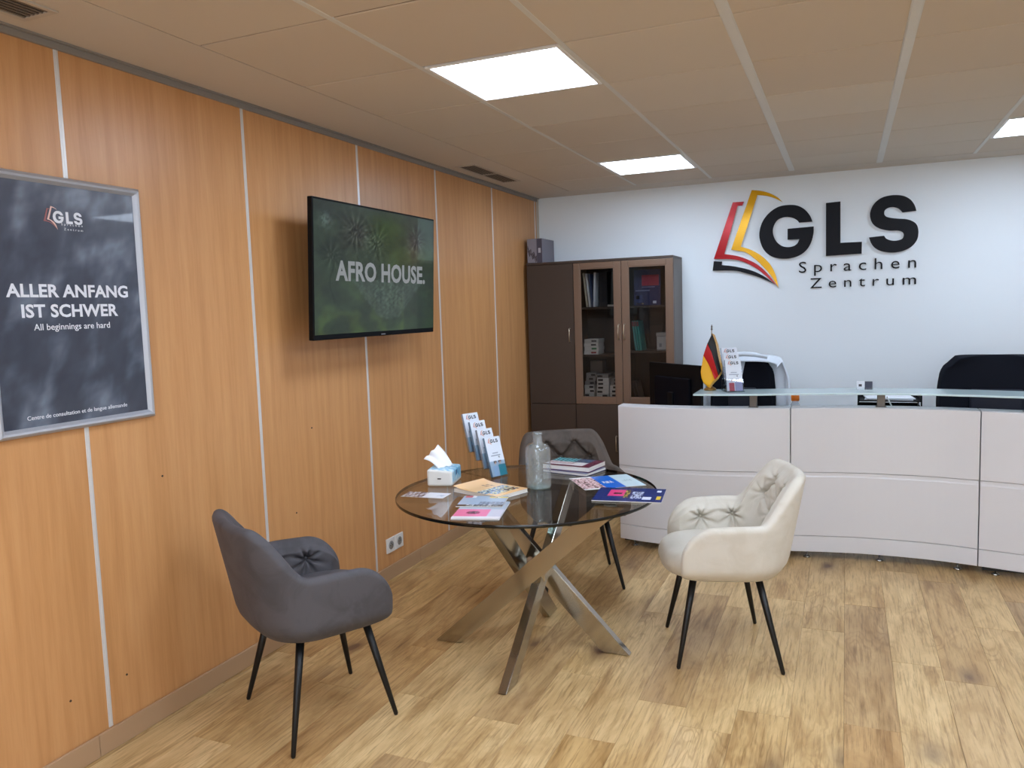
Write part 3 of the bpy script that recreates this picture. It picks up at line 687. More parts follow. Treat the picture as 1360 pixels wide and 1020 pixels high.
book('flyer', 'narrow flyer with a crowd photo lying beside the tissue pack', 'flyer', .735, 3.19, z0, .215, .10, .0012, math.radians(4), c_flyer, 46, 22)
def c_tri(u, v):
    if u < .36:
        s = speck(u*1.2, v, 1.3); c = np.array([236, 200, 200.])
        if s > .1: c = np.array([150, 96, 92.])
        if s > .28: c = np.array([70, 44, 44.])
        if v < .08 or v > .93: c = np.array([240, 240, 240.])
        return c
    if u < .68: return (30, 110, 214) if not (.42 < u < .60 and .38 < v < .56 and speck(u, v, 2.4) > -.05) else (225, 235, 245)
    return (208, 232, 240) if not (.75 < u < .92 and .42 < v < .58 and speck(u, v, 3) > .15) else (120, 150, 160)
book('brochure', 'unfolded three panel brochure, photo blue and pale blue, at the right of the table', 'brochure', 1.475, 3.675, z0, .305, .27, .0012, math.radians(35), c_tri, 60, 50)
def c_navy(u, v):
    c = np.array([24, 44, 112.])
    if .18 < u < .42 and .35 < v < .85: c = np.array([232, 70, 130.]) if not (.26 < u < .38 and .5 < v < .62) else np.array([90, 20, 50.])
    if .42 < u < .50 and .25 < v < .85: c = np.array([44, 30, 30.]) if speck(u, v, 3) < .1 else np.array([205, 180, 80.])
    if .53 < u < .70 and .2 < v < .72 and speck(u, v, 3.2) > .02: c = np.array([215, 220, 232.])
    if .71 < u < .83 and .16 < v < .36: c = np.array([226, 228, 236.])
    if .90 < u < .965 and .18 < v < .42: c = np.array([236, 200, 60.])
    if .88 < u < .95 and .72 < v < .86: c = np.array([225, 228, 236.])
    return c
book('study_book', 'navy blue book with a pink picture overhanging the right rim of the table', 'book', 1.655, 3.425, z0+.0022, .305, .255, .0038, math.radians(7), c_navy, 80, 60, (18,32,84))
def c_mar(u, v):
    c = np.array([232, 228, 228.])
    if v > .55: c = np.array([40, 140, 150.]) if u < .5 else np.array([70, 90, 120.])
    if v > .55 and u < .5 and abs(math.sin((u+v)*26)) < .3: c = np.array([190, 220, 220.])
    if .25 < v < .55 and u < .55: c = np.array([210, 190, 190.])+70*speck(u, v, 1.6)
    if v < .14 or (u > .80): c = np.array([110, 34, 62.])
    return c
book('grammar_book', 'dark blue book lowest in the stack behind the bottle', 'book', 1.235, 3.895, z0, .27, .20, .012, math.radians(-14), lambda u, v: (30, 42, 110), 8, 8, (26,36,100))
book('course_book', 'thick book with teal and maroon cover, top of the stack behind the bottle', 'book', 1.222, 3.93, z0+.013, .275, .20, .024, math.radians(-9), c_mar, 44, 34, (110,34,62))

# ------------------------------------------------------------------ tissue pack
tp = thing('tissue_pack', 'light blue and white tissue pack with a tissue pulled out, left on the table', 'tissues', (.692, 3.46, z0), math.radians(13))
def c_tis(u, v):
    s = fbm(u*3, v*3, 4); return np.array([150, 200, 226.])+s*np.array([50, 34, 24.])
bm = bmesh.new(); add_box(bm, (-.065, -.095, 0), (.065, .095, .082), .012, 3)
for v in bm.verts:
    v.co.z = max(0, v.co.z + .006*math.sin(v.co.x*40)*math.cos(v.co.y*30)*(v.co.z > .05))
pk = mat('pack_film', (150,200,228), .3); nt = pk.node_tree; N_, L_, b_ = nodes(pk)
geo = N_.new('ShaderNodeTexCoord'); sp = N_.new('ShaderNodeSeparateXYZ'); L_.new(geo.outputs['Object'], sp.inputs[0])
nz = noise(nt, tex_coord(nt, (1,1,1), False), 22, 3, .6, 1.5)
blue = ramp(nt, nz, [(.35, (90,168,214)), (.5, (158,208,232)), (.68, (222,238,246))])
mth = N_.new('ShaderNodeMath'); mth.operation = 'GREATER_THAN'; mth.inputs[1].default_value = -.088; L_.new(sp.outputs['Y'], mth.inputs[0])
mt2 = N_.new('ShaderNodeMath'); mt2.operation = 'GREATER_THAN'; mt2.inputs[1].default_value = .018; L_.new(sp.outputs['Z'], mt2.inputs[0])
mt3 = N_.new('ShaderNodeMath'); mt3.operation = 'MULTIPLY'; L_.new(mth.outputs[0], mt3.inputs[0]); L_.new(mt2.outputs[0], mt3.inputs[1])
L_.new(mixc(nt, mt3.outputs[0], (226,226,222), blue), b_.inputs['Base Color'])
obj('pack', from_bm(bm, 'pack', pk, False), tp)
obj('end_mark', box_me('end_mark', (-.010, -.0965, .036), (.008, -.0949, .042), mat('dark_mark', (50,44,40), .5)), tp)
obj('side_mark', box_me('side_mark', (.0648, -.02, .045), (.0658, .0, .068), mat('blue_mark', (40,80,130), .5)), tp)
def ptis(u, v):
    a = Vector((-.015, -.05, .080)); b = Vector((.04, .02, .084)); c_ = Vector((-.095, -.03, .125)); d_ = Vector((-.035, .02, .185))
    p = (a*(1-u)+b*u)*(1-v)+(c_*(1-u)+d_*u)*v; return p+Vector((0, .012*math.sin(u*7)*v, .010*math.sin(v*PI)+.004*math.sin(u*14)))
o = obj('tissue', grid_me('tissue', 14, 14, ptis, mat('tissue_paper', (240,242,246), .9)), tp); md = o.modifiers.new('s', 'SOLIDIFY'); md.thickness = .001

# ------------------------------------------------------------------ glass bottle
bt = thing('glass_bottle', 'clear embossed glass bottle standing in the middle of the table', 'bottle', (1.195, 3.475, z0))
GB = mat_glass('bottle_glass', (.965,.98,.98), 1.6, .0, .065, (.86,.94,.96))
R_ = .0605
bp = [(.0, .0), (.045, .0), (.056, .003), (R_, .012)] + [(R_, .012+.165*k/40) for k in range(1, 41)] + [(R_*math.cos(a)*.62+R_*.38 if a < 1.2 else .021, .177+.042*math.sin(a)) for a in (.25, .5, .75, 1.0, 1.2)] + [(.030, .2185), (.0235, .221), (.0215, .226), (.0210, .236), (.0210, .256), (.0235, .258), (.0240, .264), (.0215, .267), (.0190, .266)]
def emb(r, z, a):
    if .055 < z < .185 and r > .05: return r-.0016*(abs(math.sin(a*12+z*150))*abs(math.sin(a*12-z*150)))**.6
    return r
bp2 = [(.0, .0), (.045, .0), (.056, .003), (R_, .012)]+[(R_, .012+.165*k/64) for k in range(1, 65)]+bp[44:]
obj('body', lathe('body', bp2, GB, 120, True, emb), bt)
inn = [(0, .009), (.05, .010), (.0565, .016), (.0565, .175), (.050, .195), (.036, .212), (.022, .217), (.0175, .225), (.0175, .266)]
obj('inner_wall', lathe('inner_wall', inn, GB, 64), bt)
obj('rim', lathe('rim', [(.0175, .262), (.0175, .268), (.0205, .270), (.0240, .268), (.0242, .262)], GB, 48), bt)
obj('thick_base', lathe('thick_base', [(0, .001), (.054, .001), (.057, .008), (.045, .014), (.02, .018), (0, .019)], mat_glass('base_glass', (.78,.90,.90), 1.5, .02, .18, (.45,.62,.62)), 48), bt)

# ------------------------------------------------------------------ brochure racks
ACR = mat_glass('clear_acrylic', (.94,.96,.97), 1.49)
def flyer_col(k, pink=False):
    def f(u, v):
        c = np.array([222, 228, 238.])
        if v < .38:
            c = np.array([170, 192, 214.])-40*(.38-v)
            if pink: c = np.array([205, 205, 220.])
            if math.hypot((u-.36)/.9, (v-.36)*2) < .11: c = np.array([40, 34, 40.])
            if math.hypot((u-.66)/.9, (v-.37)*2) < .11: c = np.array([60, 36, 36.])
            if math.hypot((u-.37)/.7, (v-.33)*2.2) < .07: c = np.array([215, 170, 150.])
            if math.hypot((u-.67)/.7, (v-.34)*2.2) < .07: c = np.array([220, 176, 156.])
            if u > .52 and v < .29: c = np.array([16, 130, 150.]) if not pink else np.array([150, 150, 190.])
            if .15 < u < .50 and v < .26: c = np.array([150, 180, 214.]) if not pink else np.array([176, 60, 80.])
        if .52 < v < .53 and .2 < u < .8: c = np.array([120, 130, 150.])
        if .58 < v < .588 and .3 < u < .7: c = np.array([130, 140, 160.])
        if .44 < v < .49 and .62 < u < .75 and speck(u, v, 3) > -.1: c = np.array([50, 56, 70.])
        return c
    return f
def rack(label, org, nrm, nsteps, step, rise, pink, fl_labels, lean=.30, W_=.1, Hf=.205, grp=''):
    ang = math.atan2(nrm[1], nrm[0])+PI/2    # local -y faces the viewer
    rk = thing('brochure_rack', label, 'rack', org, ang)
    ln = lambda z: z*math.tan(lean)
    KD = mat('flyer_dark', (30,34,48), .5)
    for k in range(nsteps):
        y0, zb = k*step, .006+k*rise
        # pocket: back plate, front lip, floor, two cheeks
        th = .002; bm = bmesh.new()
        def slab(ya, yb, za, zc, xa=-W_/2-.006, xb=W_/2+.006, lean_=True):
            vs = add_box(bm, (xa, ya, za), (xb, yb, zc))
            for v in vs: v.co.y += ln(v.co.z-zb)
        slab(y0+.022, y0+.024, zb-.0, zb+.15); slab(y0-.004, y0-.002, zb, zb+.075); slab(y0-.004, y0+.024, zb-.003, zb)
        slab(y0-.002, y0+.022, zb, zb+.075, -W_/2-.006, -W_/2-.004); slab(y0-.002, y0+.022, zb, zb+.075, W_/2+.004, W_/2+.006)
        obj('pocket', from_bm(bm, 'pocket', ACR), rk)
        # flyer pad in the pocket: a thing of its own
        yy = y0+.002; f = thing('flyer_stack', fl_labels[k], 'flyers', (0,0,0), 0, grp)
        f.location = Matrix.Rotation(ang, 3, 'Z') @ Vector((0, yy, zb+.0005)) + Vector(org); f.rotation_euler = (-lean, 0, ang)
        d = .006+.010*(k % 2 == 0 or nsteps > 3)*.9
        box('leaflets', (-W_/2, .0008, 0), (W_/2, d, Hf), mat('leaflet_paper_grey' if k % 2 else 'leaflet_paper_blue', (150,160,175) if k % 2 else (112,140,165), .5), f)
        obj('front_leaflet', grid_me('front_leaflet', 24, 48, lambda u, v: Vector(((u-.5)*W_, 0, v*Hf)), VC, False, flyer_col(k, pink)), f)
        small_logo(f, lambda x, y, d_: Vector((-.034+x, -.0004-d_, Hf-.042+y)), .068, KD, mat('emblem_orange', (214,150,90), .5), mat('emblem_rose', (190,90,96), .5), None, .0003)
    bm = bmesh.new()
    for s in (-1, 1):                         # stepped clear cheeks carrying the pockets
        x = s*(W_/2+.008)
        for k in range(nsteps):
            y0 = k*step; add_box(bm, (x-.001, y0-.004, 0.0), (x+.001, y0+.024, .006+k*rise))
    add_box(bm, (-W_/2-.01, -.006, 0), (W_/2+.01, nsteps*step, .003)); obj('stand', from_bm(bm, 'stand', ACR), rk)
rack('clear stepped leaflet rack standing on the glass table', (.915, 3.655, z0), (.90, -.43), 4, .058, .037, False,
     ['leaflets with two people in the lowest front pocket of the table rack', 'leaflets in the second pocket from the front of the table rack', 'leaflets in the third pocket from the front of the table rack', 'leaflets in the highest rear pocket of the table rack'], grp='leaflets in the table rack')
rack('clear stepped leaflet rack beside the flag on the reception shelf', (1.907, 5.13, 1.0425), (.36, -.93), 3, .050, .036, True,
     ['leaflets in the front pocket of the rack beside the flag', 'leaflets in the middle pocket of the rack beside the flag', 'leaflets in the rear pocket of the rack beside the flag'], grp='leaflets in the rack beside the flag')

# ================================================================== RECEPTION COUNTER
cx_ = [.9, 1.16, 1.3, 1.45, 1.7, 1.87, 2.05, 2.24, 2.4, 2.6, 2.75, 2.9, 3.07, 3.26, 3.47, 3.7, 4.0, 4.4]
cy_ = [5.14, 5.062, 5.025, 5.002, 4.995, 5.008, 5.04, 5.085, 5.118, 5.148, 5.155, 5.153, 5.138, 5.10, 5.05, 5.01, 4.985, 5.0]
def fy(x):
    i = max(1, min(len(cx_)-3, int(np.searchsorted(cx_, x))-1)); a, b = cx_[i], cx_[i+1]; t = (x-a)/(b-a)
    m1 = (cy_[i+1]-cy_[i-1])/(cx_[i+1]-cx_[i-1])*(b-a); m2 = (cy_[i+2]-cy_[i])/(cx_[i+2]-cx_[i])*(b-a)
    return (2*t**3-3*t*t+1)*cy_[i]+(t**3-2*t*t+t)*m1+(-2*t**3+3*t*t)*cy_[i+1]+(t**3-t*t)*m2
def curved(nm, xa, xb, prof, m, parent, n=24):
    """prof: closed loop of (dy, z) swept along the curved front"""
    vs, fs = [], []; k = len(prof)
    for i in range(n+1):
        x = xa+(xb-xa)*i/n
        for dy, z in prof: vs.append((x, fy(x)+dy, z))
    for i in range(n):
        for j in range(k): fs.append((i*k+j, i*k+(j+1)%k, (i+1)*k+(j+1)%k, (i+1)*k+j))
    fs += [tuple(range(k-1,-1,-1)), tuple(n*k+j for j in range(k))]
    bm = bmesh.new(); me = mesh(nm, vs, fs, m); bm.from_mesh(me); bmesh.ops.recalc_face_normals(bm, faces=bm.faces); bm.to_mesh(me); bm.free()
    return obj(nm, me, parent)
units = [(1.157, 2.239, 'white curved reception unit at the left end, bulging forward'), (2.243, 3.258, 'white curved reception unit in the middle, hollowed inward'), (3.262, 4.34, 'white curved reception unit at the right end')]
for xa, xb, lab in units:
    u = thing('reception_counter', lab, 'counter', (0,0,0), 0, 'white reception counter units'); xa += .0012; xb -= .0012
    curved('upper_panel', xa, xb, [(0, .554), (0, .945), (.004, .95), (.022, .95), (.022, .552), (.002, .552)], WHITEL, u)
    curved('lower_panel', xa, xb, [(.0, .154), (.0, .522), (.003, .530), (.003, .549), (.024, .549), (.024, .152), (.002, .152)], WHITEL, u)
    curved('kick_panel', xa, xb, [(0, .052), (0, .147), (.002, .149), (.022, .149), (.022, .05), (.002, .05)], WHITEL, u)
    curved('top_ledge', xa, xb, [(.022, .926), (.022, .951), (.13, .951), (.13, .926)], WHITEL, u)
    curved('worktop', xa, xb, [(.030, .725), (.030, .75), (.64, .75), (.64, .725)], WHITEL, u)
    for x0, x1 in ((xa, xa+.018), (xb-.018, xb)):
        y = fy((x0+x1)/2); bm = bmesh.new(); add_box(bm, (x0, y+.026, .05), (x1, y+.58, .724), .001); add_box(bm, (x0, y+.026, .751), (x1, y+.128, .925), .001); obj('side_panel', from_bm(bm, 'side_panel', WHITEL), u)
    for x in (xa+.09, (xa+xb)/2, xb-.09):
        for dy in (.05, .53):
            obj('levelling_foot', lathe('levelling_foot', [(.022, 0), (.022, .006), (.010, .012), (.006, .016), (.006, .05)], CHROME, 16), u, (x, fy(x)+dy, 0))
    box('base_rail', (xa+.02, fy((xa+xb)/2)+.1, .03), (xb-.02, fy((xa+xb)/2)+.12, .05), BLACK, u)
# glass shelf
gs = thing('glass_shelf', 'frosted pale blue glass shelf raised on steel posts along the reception desk', 'shelf', (0,0,0))
FROST = mat_glass('frosted_glass', (.86,.96,.98), 1.5, .12, .74, (.74,.92,.95))
curved('glass_pane', 1.665, 4.25, [(.0, 1.0305), (-.001, 1.036), (.0, 1.0415), (.30, 1.0415), (.301, 1.036), (.30, 1.0305)], FROST, gs, 70)
for x in (2.02, 2.75, 3.495, 4.15):
    bm = bmesh.new(); add_box(bm, (x-.022, fy(x)+.055, .9515), (x+.022, fy(x)+.085, 1.0295), .002); add_box(bm, (x-.03, fy(x)+.045, .9515), (x+.03, fy(x)+.095, .955), .001); obj('post', from_bm(bm, 'post', BRUSHED), gs)

# ------------------------------------------------------------------ table flag
fx0, fy0, fz0 = 1.733, 5.235, 1.0425
fl = thing('table_flag', 'small black, red and gold table flag with gold fringe on a brass stand', 'flag', (fx0, fy0, fz0))
obj('base', lathe('base', [(.0, 0), (.040, 0), (.041, .004), (.038, .010), (.022, .020), (.012, .028), (.010, .036), (.004, .040)], GOLD, 28), fl)
obj('pole', tube('pole', [(0, 0, .03), (.014, 0, .395)], .0028, GOLD), fl)
obj('finial', tube('finial', [(.014, 0, .39), (.014, 0, .398), (.014, 0, .405), (.0142, 0, .415), (.0142, 0, .43)], [.003, .007, .004, .006, .0005], BRUSHED, 10), fl)
FP = lambda u, v: (1.752-fx0+(u-946)*.00515, 1.415-fz0-(v-443)*.00515)
curves = [[(946,443),(950,455),(953.5,475),(957,491)], [(940,456),(945.5,468),(950,484),(953.5,497)], [(934.8,471),(941,482),(945,492),(948.5,502)], [(931.3,492),(932.5,500),(935,506),(941,512)]]
def cv(c, t): return np.interp(t*3, range(4), [p[0] for p in c]), np.interp(t*3, range(4), [p[1] for p in c])
def flagP(s, t, dd=0):
    i = min(2, int(s)); f = s-i; a, b = cv(curves[i], t), cv(curves[i+1], t); x, z = FP(a[0]*(1-f)+b[0]*f, a[1]*(1-f)+b[1]*f)
    return Vector((x, -.006+.010*math.sin(s*3.3+t*2.5)*(.3+t)+dd-.01, z))
for k, (nm, rgb) in enumerate((('black_stripe', (14,14,20)), ('red_stripe', (196,20,28)), ('gold_stripe', (240,176,10)))):
    o = obj(nm, grid_me(nm, 8, 20, lambda u, v, k=k: flagP(k+u*.9999, v), mat(nm, rgb, .55)), fl); md = o.modifiers.new('s', 'SOLIDIFY'); md.thickness = .0012
FR = mat('gold_fringe', (205,160,80), .6)
def fringe(A, n, nm='fringe'):
    vs, fs = [], []
    for i in range(n):
        p, q_ = A(i/n), A((i+.8)/n); w = Vector(((q_-p).x, 0, (q_-p).z)); nn = Vector((w.z, 0, -w.x)).normalized()*.014 if w.length else Vector((0,0,-.014))
        if nm == 'r': nn = Vector((.017, 0, -.012))
        else: nn = Vector((.002, 0, -.016))
        b = len(vs); vs += [p+Vector((0,-.0012,0)), q_+Vector((0,-.0012,0)), q_+nn, p+nn]; vs += [v+Vector((0,.002,0)) for v in vs[-4:]]
        fs += [(b,b+1,b+2,b+3), (b+7,b+6,b+5,b+4), (b,b+4,b+5,b+1), (b+1,b+5,b+6,b+2), (b+2,b+6,b+7,b+3), (b+3,b+7,b+4,b)]
    o = obj('fringe', mesh('fringe', vs, fs, FR), fl); o['kind'] = 'stuff'
fringe(lambda t: flagP(0, t), 40, 'r'); fringe(lambda t: flagP(min(2.999, 3*t), 1), 34, 'b')

# ------------------------------------------------------------------ card holder on the shelf
ch = thing('card_holder', 'small clear holder with business cards on the reception shelf', 'card holder', (2.66, 5.30, 1.042))
box('holder', (-.048, -.02, 0), (.048, .03, .006), ACR, ch, .001); bm = bmesh.new(); add_box(bm, (-.048, -.02, .006), (.048, -.018, .02)); add_box(bm, (-.048, .02, .006), (.048, .022, .045)); obj('holder_wall', from_bm(bm, 'holder_wall', ACR), ch)
box('white_cards', (-.044, -.012, .0065), (-.001, .010, .055), mat('white_card', (226,228,236), .5), ch, .001); box('dark_cards', (.001, -.012, .0065), (.044, .010, .056), mat('dark_card', (58,60,78), .5), ch, .001)
obj('card_print', box_me('card_print', (-.034, -.0128, .025), (-.016, -.0118, .040), mat('dark_print', (60,50,60))), ch)

# ================================================================== BEHIND THE DESK
mo = thing('monitor', 'black computer monitor seen from behind at the left end of the desk', 'monitor', (1.435, 5.585, .751), math.atan2(-.40, .44))
bm = bmesh.new(); add_box(bm, (-.30, -.012, .095), (.30, .012, .44), .004, 2); obj('screen_housing', from_bm(bm, 'screen_housing', BLACKP), mo)
bm = bmesh.new(); add_box(bm, (-.21, -.035, .13), (.20, -.011, .345), .008, 2); obj('rear_housing', from_bm(bm, 'rear_housing', mat('black_gloss_rear', (11,12,20), .6, 0, **{'Specular IOR Level': .08})), mo)
box('display', (-.29, .0119, .105), (.29, .0135, .43), mat('dark_display', (8,9,12), .1), mo)
box('stand_neck', (-.03, -.05, .008), (.03, -.03, .24), BLACKP, mo, .004); bm = bmesh.new(); add_box(bm, (-.12, -.10, 0), (.12, .08, .010), .004); obj('stand_base', from_bm(bm, 'stand_base', BLACKP), mo)

def office_chair(label, x, y, wd, top, rz):
    t = thing('office_chair', label, 'chair', (x, y, 0), rz, 'office chairs behind the reception desk')
    def back(u, v):
        s = (u-.5)*2; z = .56+(top-.56)*v; wv = wd*(.86+.14*math.sin(min(1, v*1.25)*PI*.8)); 
        cut = 1-.30*max(0, (v-.80)/.20)**1.6; yb = .14+.10*(v-.3)-.07*(s*s)*1.0+.02*math.sin(v*PI)
        return Vector((s*wv*cut, yb-0.0, z-.012*abs(s)**3*(v > .9)))
    o = obj('backrest', grid_me('backrest', 24, 26, back, NAVYF), t); md = o.modifiers.new('s', 'SOLIDIFY'); md.thickness = .055; md.offset = 0; b2 = o.modifiers.new('b', 'BEVEL'); b2.width = .018; b2.segments = 3
    box('lumbar_pad', (-wd*.45, .085, .62), (wd*.45, .12, .98), mat('navy_pad', (22,26,40), .75), t, .015, 3)
    box('seat', (-.25, -.20, .43), (.25, .22, .51), NAVYF, t, .03, 3)
    obj('gas_column', lathe('gas_column', [(.028, .10), (.028, .28), (.018, .285), (.018, .43)], BLACK, 16), t)
    for s in (-1, 1): obj('armrest', tube('armrest', [(s*.26, .10, .47), (s*.29, .09, .55), (s*.29, .05, .63), (s*.29, -.12, .64)], [.012, .013, .016, .018], BLACKP), t)
    for k in range(5):
        a = 2*PI*k/5+.3; l = obj('leg', tube('leg', [(0, 0, .11), (.22*math.cos(a), .22*math.sin(a), .065)], [.022, .014], BLACKP), t)
        obj('caster', lathe('caster', [(0, -.016), (.024, -.016), (.028, -.008), (.028, .008), (.024, .016), (0, .016)], BLACK, 16), l, (.23*math.cos(a), .23*math.sin(a), .028), (PI/2, 0, a))
    box('back_bracket', (-.03, .13, .40), (.03, .20, .62), BLACK, t, .004)
    return t
office_chair('dark office chair with a white coat hung over its back, behind the desk', 1.845, 5.92, .225, 1.185, 0)
office_chair('broad black office chair at the right end behind the desk', 3.475, 5.93, .345, 1.205, 0)
# white coat
def coatP(u, v):
    # v: 0 = front top flap edge, up over the backrest, down behind; u across; hangs round both sides
    s = (u-.5)*2; a = s*PI*.56; w = .285+.05*v; top = 1.222-.05*abs(s)**2.5
    z = top-.72*max(0, v-.12)**1.15*(1+.05*math.sin(s*9)) if v > .12 else top-.045*((.12-v)/.12)**1.2
    fold = .012*math.sin(s*21+v*2)*min(1, v*2.5)
    x = (w+fold)*math.sin(a)*(.84+.16*min(1, v*3)); y = 6.035+(.085+fold)*math.cos(a)*1.2-.03
    if v < .12: y -= .09*(1-v/.12)*math.cos(a*.8); x *= 1-.06*(1-v/.12)
    return Vector((1.868-1.85+x, y-6.0, z-.5))
ct = thing('white_coat', 'white coat draped over the back of the dark office chair', 'coat', (1.85, 6.0, .5))
o = obj('cloth', grid_me('cloth', 70, 50, coatP, mat('white_cloth', (214,222,232), .85)), ct); md = o.modifiers.new('s', 'SOLIDIFY'); md.thickness = .006
obj('collar', tube('collar', [(-.15+.018, -.045, .705), (-.08+.018, -.058, .728), (.018, -.062, .735), (.08+.018, -.058, .728), (.16+.018, -.045, .705)], [.01, .016, .018, .016, .01], mat('white_cloth'), 10), ct)
# orange capped bottle
ob = thing('cleaning_bottle', 'small clear bottle with an orange cap on the desk under the glass shelf', 'bottle', (2.245, 5.50, .751))
obj('body', lathe('body', [(0, 0), (.036, 0), (.040, .006), (.040, .13), (.032, .165), (.020, .19), (.018, .205)], mat_glass('clear_plastic', (.9,.93,.95), 1.45, .05, .25, (.75,.80,.85)), 28), ob)
obj('cap', lathe('cap', [(.024, .197), (.026, .200), (.026, .235), (.022, .240), (0, .240)], mat('orange_cap', (232,120,20), .4), 24), ob)
# document trays
dt = thing('document_tray', 'black desk tray holding papers under the glass shelf', 'tray', (2.81, 5.62, .751))
for z in (.0, .115, .20):
    bm = bmesh.new(); add_box(bm, (-.18, -.13, z), (.18, .13, z+.006), .001); add_box(bm, (-.18, -.13, z), (-.175, .13, z+.05), .001); add_box(bm, (.175, -.13, z), (.18, .13, z+.05), .001); add_box(bm, (-.18, .125, z), (.18, .13, z+.05), .001)
    obj('tray', from_bm(bm, 'tray', BLACKP), dt)
for s in (-1, 1):
    for yy in (-.12, .12): box('post', (s*.18-.004, yy-.004, 0), (s*.18+.004, yy+.004, .252), BLACKP, dt)
for k, (z, a) in enumerate(((.122, .04), (.207, -.06), (.2135, .1))):
    pp = obj('paper', box_me('paper', (-.14, -.10, 0), (.14, .10, .005), mat('office_paper', (226,230,238), .7)), dt, (.0, -.015, z), (0, 0, a)); pp.name = 'sheaf'
pe = thing('pen', 'white pen leaning out of the document tray', 'pen', (2.83, 5.478, .905)); obj('barrel', tube('barrel', [(0, 0, 0), (-.035, .0, .075)], .0045, WHITEP), pe); obj('tip', tube('tip', [(-.035, 0, .075), (-.037, 0, .081)], [.004, .001], BLACK), pe)

# ================================================================== BOOKCASE
BX0, BX1, BY0, BY1, BH = .035, 1.288, 6.30, 6.668, 2.0
bc = thing('bookcase', 'dark brown wooden bookcase with two glass doors in the corner', 'bookcase', ((BX0+BX1)/2, (BY0+BY1)/2, 0))
ox, oy = (BX0+BX1)/2, (BY0+BY1)/2
def B(nm, x0, y0, z0_, x1, y1, z1, m, par=bc, bev=.0015): return box(nm, (x0-ox, y0-oy, z0_), (x1-ox, y1-oy, z1), m, par, bev)
yb = BY0+.022
B('side_panel', BX0, yb, 0, BX0+.02, BY1, BH-.02, BROWNS); B('side_panel', BX1-.02, yb, 0, BX1, BY1, BH-.02, BROWNS)
B('top_panel', BX0-.0, BY0, BH-.0195, BX1, BY1, BH, BROWN); B('back_panel', BX0+.0205, BY1-.01, .06, BX1-.0205, BY1, BH-.02, mat('dark_back', (54,38,30), .6)); B('plinth', BX0+.0205, yb+.01, 0, BX1-.0205, yb+.025, .07, BROWN)
for x in (.452, .862): B('divider', x-.008, yb, .07, x+.008, BY1-.011, BH-.02, BROWN)
for z in (.80, 1.195, 1.592):
    B('shelf', .461, yb+.012, z, .853, BY1-.011, z+.018, BROWNF if z == .8 else BROWN); B('shelf', .871, yb+.012, z+(.028 if z == 1.195 else 0), BX1-.021, BY1-.011, z+.018+(.028 if z == 1.195 else 0), BROWNF if z == .8 else BROWN)
B('floor_panel', BX0+.0205, yb+.026, .07, BX1-.0205, BY1-.011, .088, BROWN)
def handle(par, x, z, l, curved_=False, nm='handle'):
    y = BY0-.022-oy
    if curved_: p = [(x-ox, BY0-oy+.002, z-l/2), (x-ox, y, z-l/2+.006), (x-ox-.004, y-.006, z), (x-ox, y, z+l/2-.006), (x-ox, BY0-oy+.002, z+l/2)]
    else: p = [(x-ox, BY0-oy+.002, z-l/2), (x-ox, y, z-l/2+.002), (x-ox, y, z+l/2-.002), (x-ox, BY0-oy+.002, z+l/2)]
    obj(nm, tube(nm, p, .0045, mat('brushed_handle', (190,175,155), .3, .8), 10), par)
d1 = B('door', BX0+.004, BY0, .80, .450, BY0+.019, BH-.022, BROWN); handle(d1, .414, 1.38, .115)
for x0, x1, hx in ((BX0+.004, .450, .414), (.454, .860, .80), (.864, BX1-.002, .91)):
    d = B('door', x0, BY0, .075, x1, BY0+.019, .796, BROWN); handle(d, hx, .47, .13)
for x0, x1, hx in ((.454, .860, .838), (.864, BX1-.002, .886)):
    z0_, z1 = .80, BH-.022; w = .056; d = thing('door', None, None); d.parent = bc
    for nm, a in (('stile', (x0, z0_, x0+w, z1)), ('stile', (x1-w, z0_, x1, z1)), ('rail', (x0+w, z0_, x1-w, z0_+w)), ('rail', (x0+w, z1-w*.85, x1-w, z1))):
        bm = bmesh.new(); add_box(bm, (a[0]-ox, BY0-oy, a[1]), (a[2]-ox, BY0+.019-oy, a[3]), .004, 2); obj(nm, from_bm(bm, nm, BROWNF), d)
    bm = bmesh.new(); 
    for a in ((x0+w, z0_+w, x0+w+.008, z1-w*.85), (x1-w-.008, z0_+w, x1-w, z1-w*.85), (x0+w+.008, z0_+w, x1-w-.008, z0_+w+.008), (x0+w+.008, z1-w*.85-.008, x1-w-.008, z1-w*.85)): add_box(bm, (a[0]-ox, BY0+.004-oy, a[1]), (a[2]-ox, BY0+.015-oy, a[3]))
    obj('bead', from_bm(bm, 'bead', BROWNF), d)
    box('glass_pane', (x0+w-.004-ox, BY0+.008-oy, z0_+w-.004), (x1-w+.004-ox, BY0+.011-oy, z1-w*.85+.004), mat_glass('cabinet_glass', (.74,.73,.72), 1.28) if 'cabinet_glass' not in _m else _m['cabinet_glass'], d)
    handle(d, hx, 1.40, .125, True)
# ---- contents
def solid(nm, label, cat, x0, y0, z0_, dx, dy, dz, rgb, ry=0, group=None, marks=(), rz=0):
    o = thing(nm, label, cat, (x0+dx/2, y0+dy/2, z0_), 0, group); o.rotation_euler = (0, ry, rz)
    m = mat('box_%d_%d_%d' % tuple(rgb), rgb, .6); bm = bmesh.new(); add_box(bm, (-dx/2, -dy/2, 0), (dx/2, dy/2, dz), .0012); obj('body', from_bm(bm, 'body', m), o)
    for (a, b, c_, d, rgb2, n2) in marks: obj(n2, box_me(n2, (-dx/2+a*dx, -dy/2-.0008, b*dz), (-dx/2+c_*dx, -dy/2+.001, d*dz), mat('box_%d_%d_%d' % tuple(rgb2), rgb2, .5)), o)
    return o
ordn = ['lowest', 'second lowest', 'third from the bottom', 'fourth from the bottom', 'fifth from the bottom', 'sixth from the bottom', 'seventh from the bottom', 'eighth from the bottom']
WB = (216,216,214)
z = 1.2135
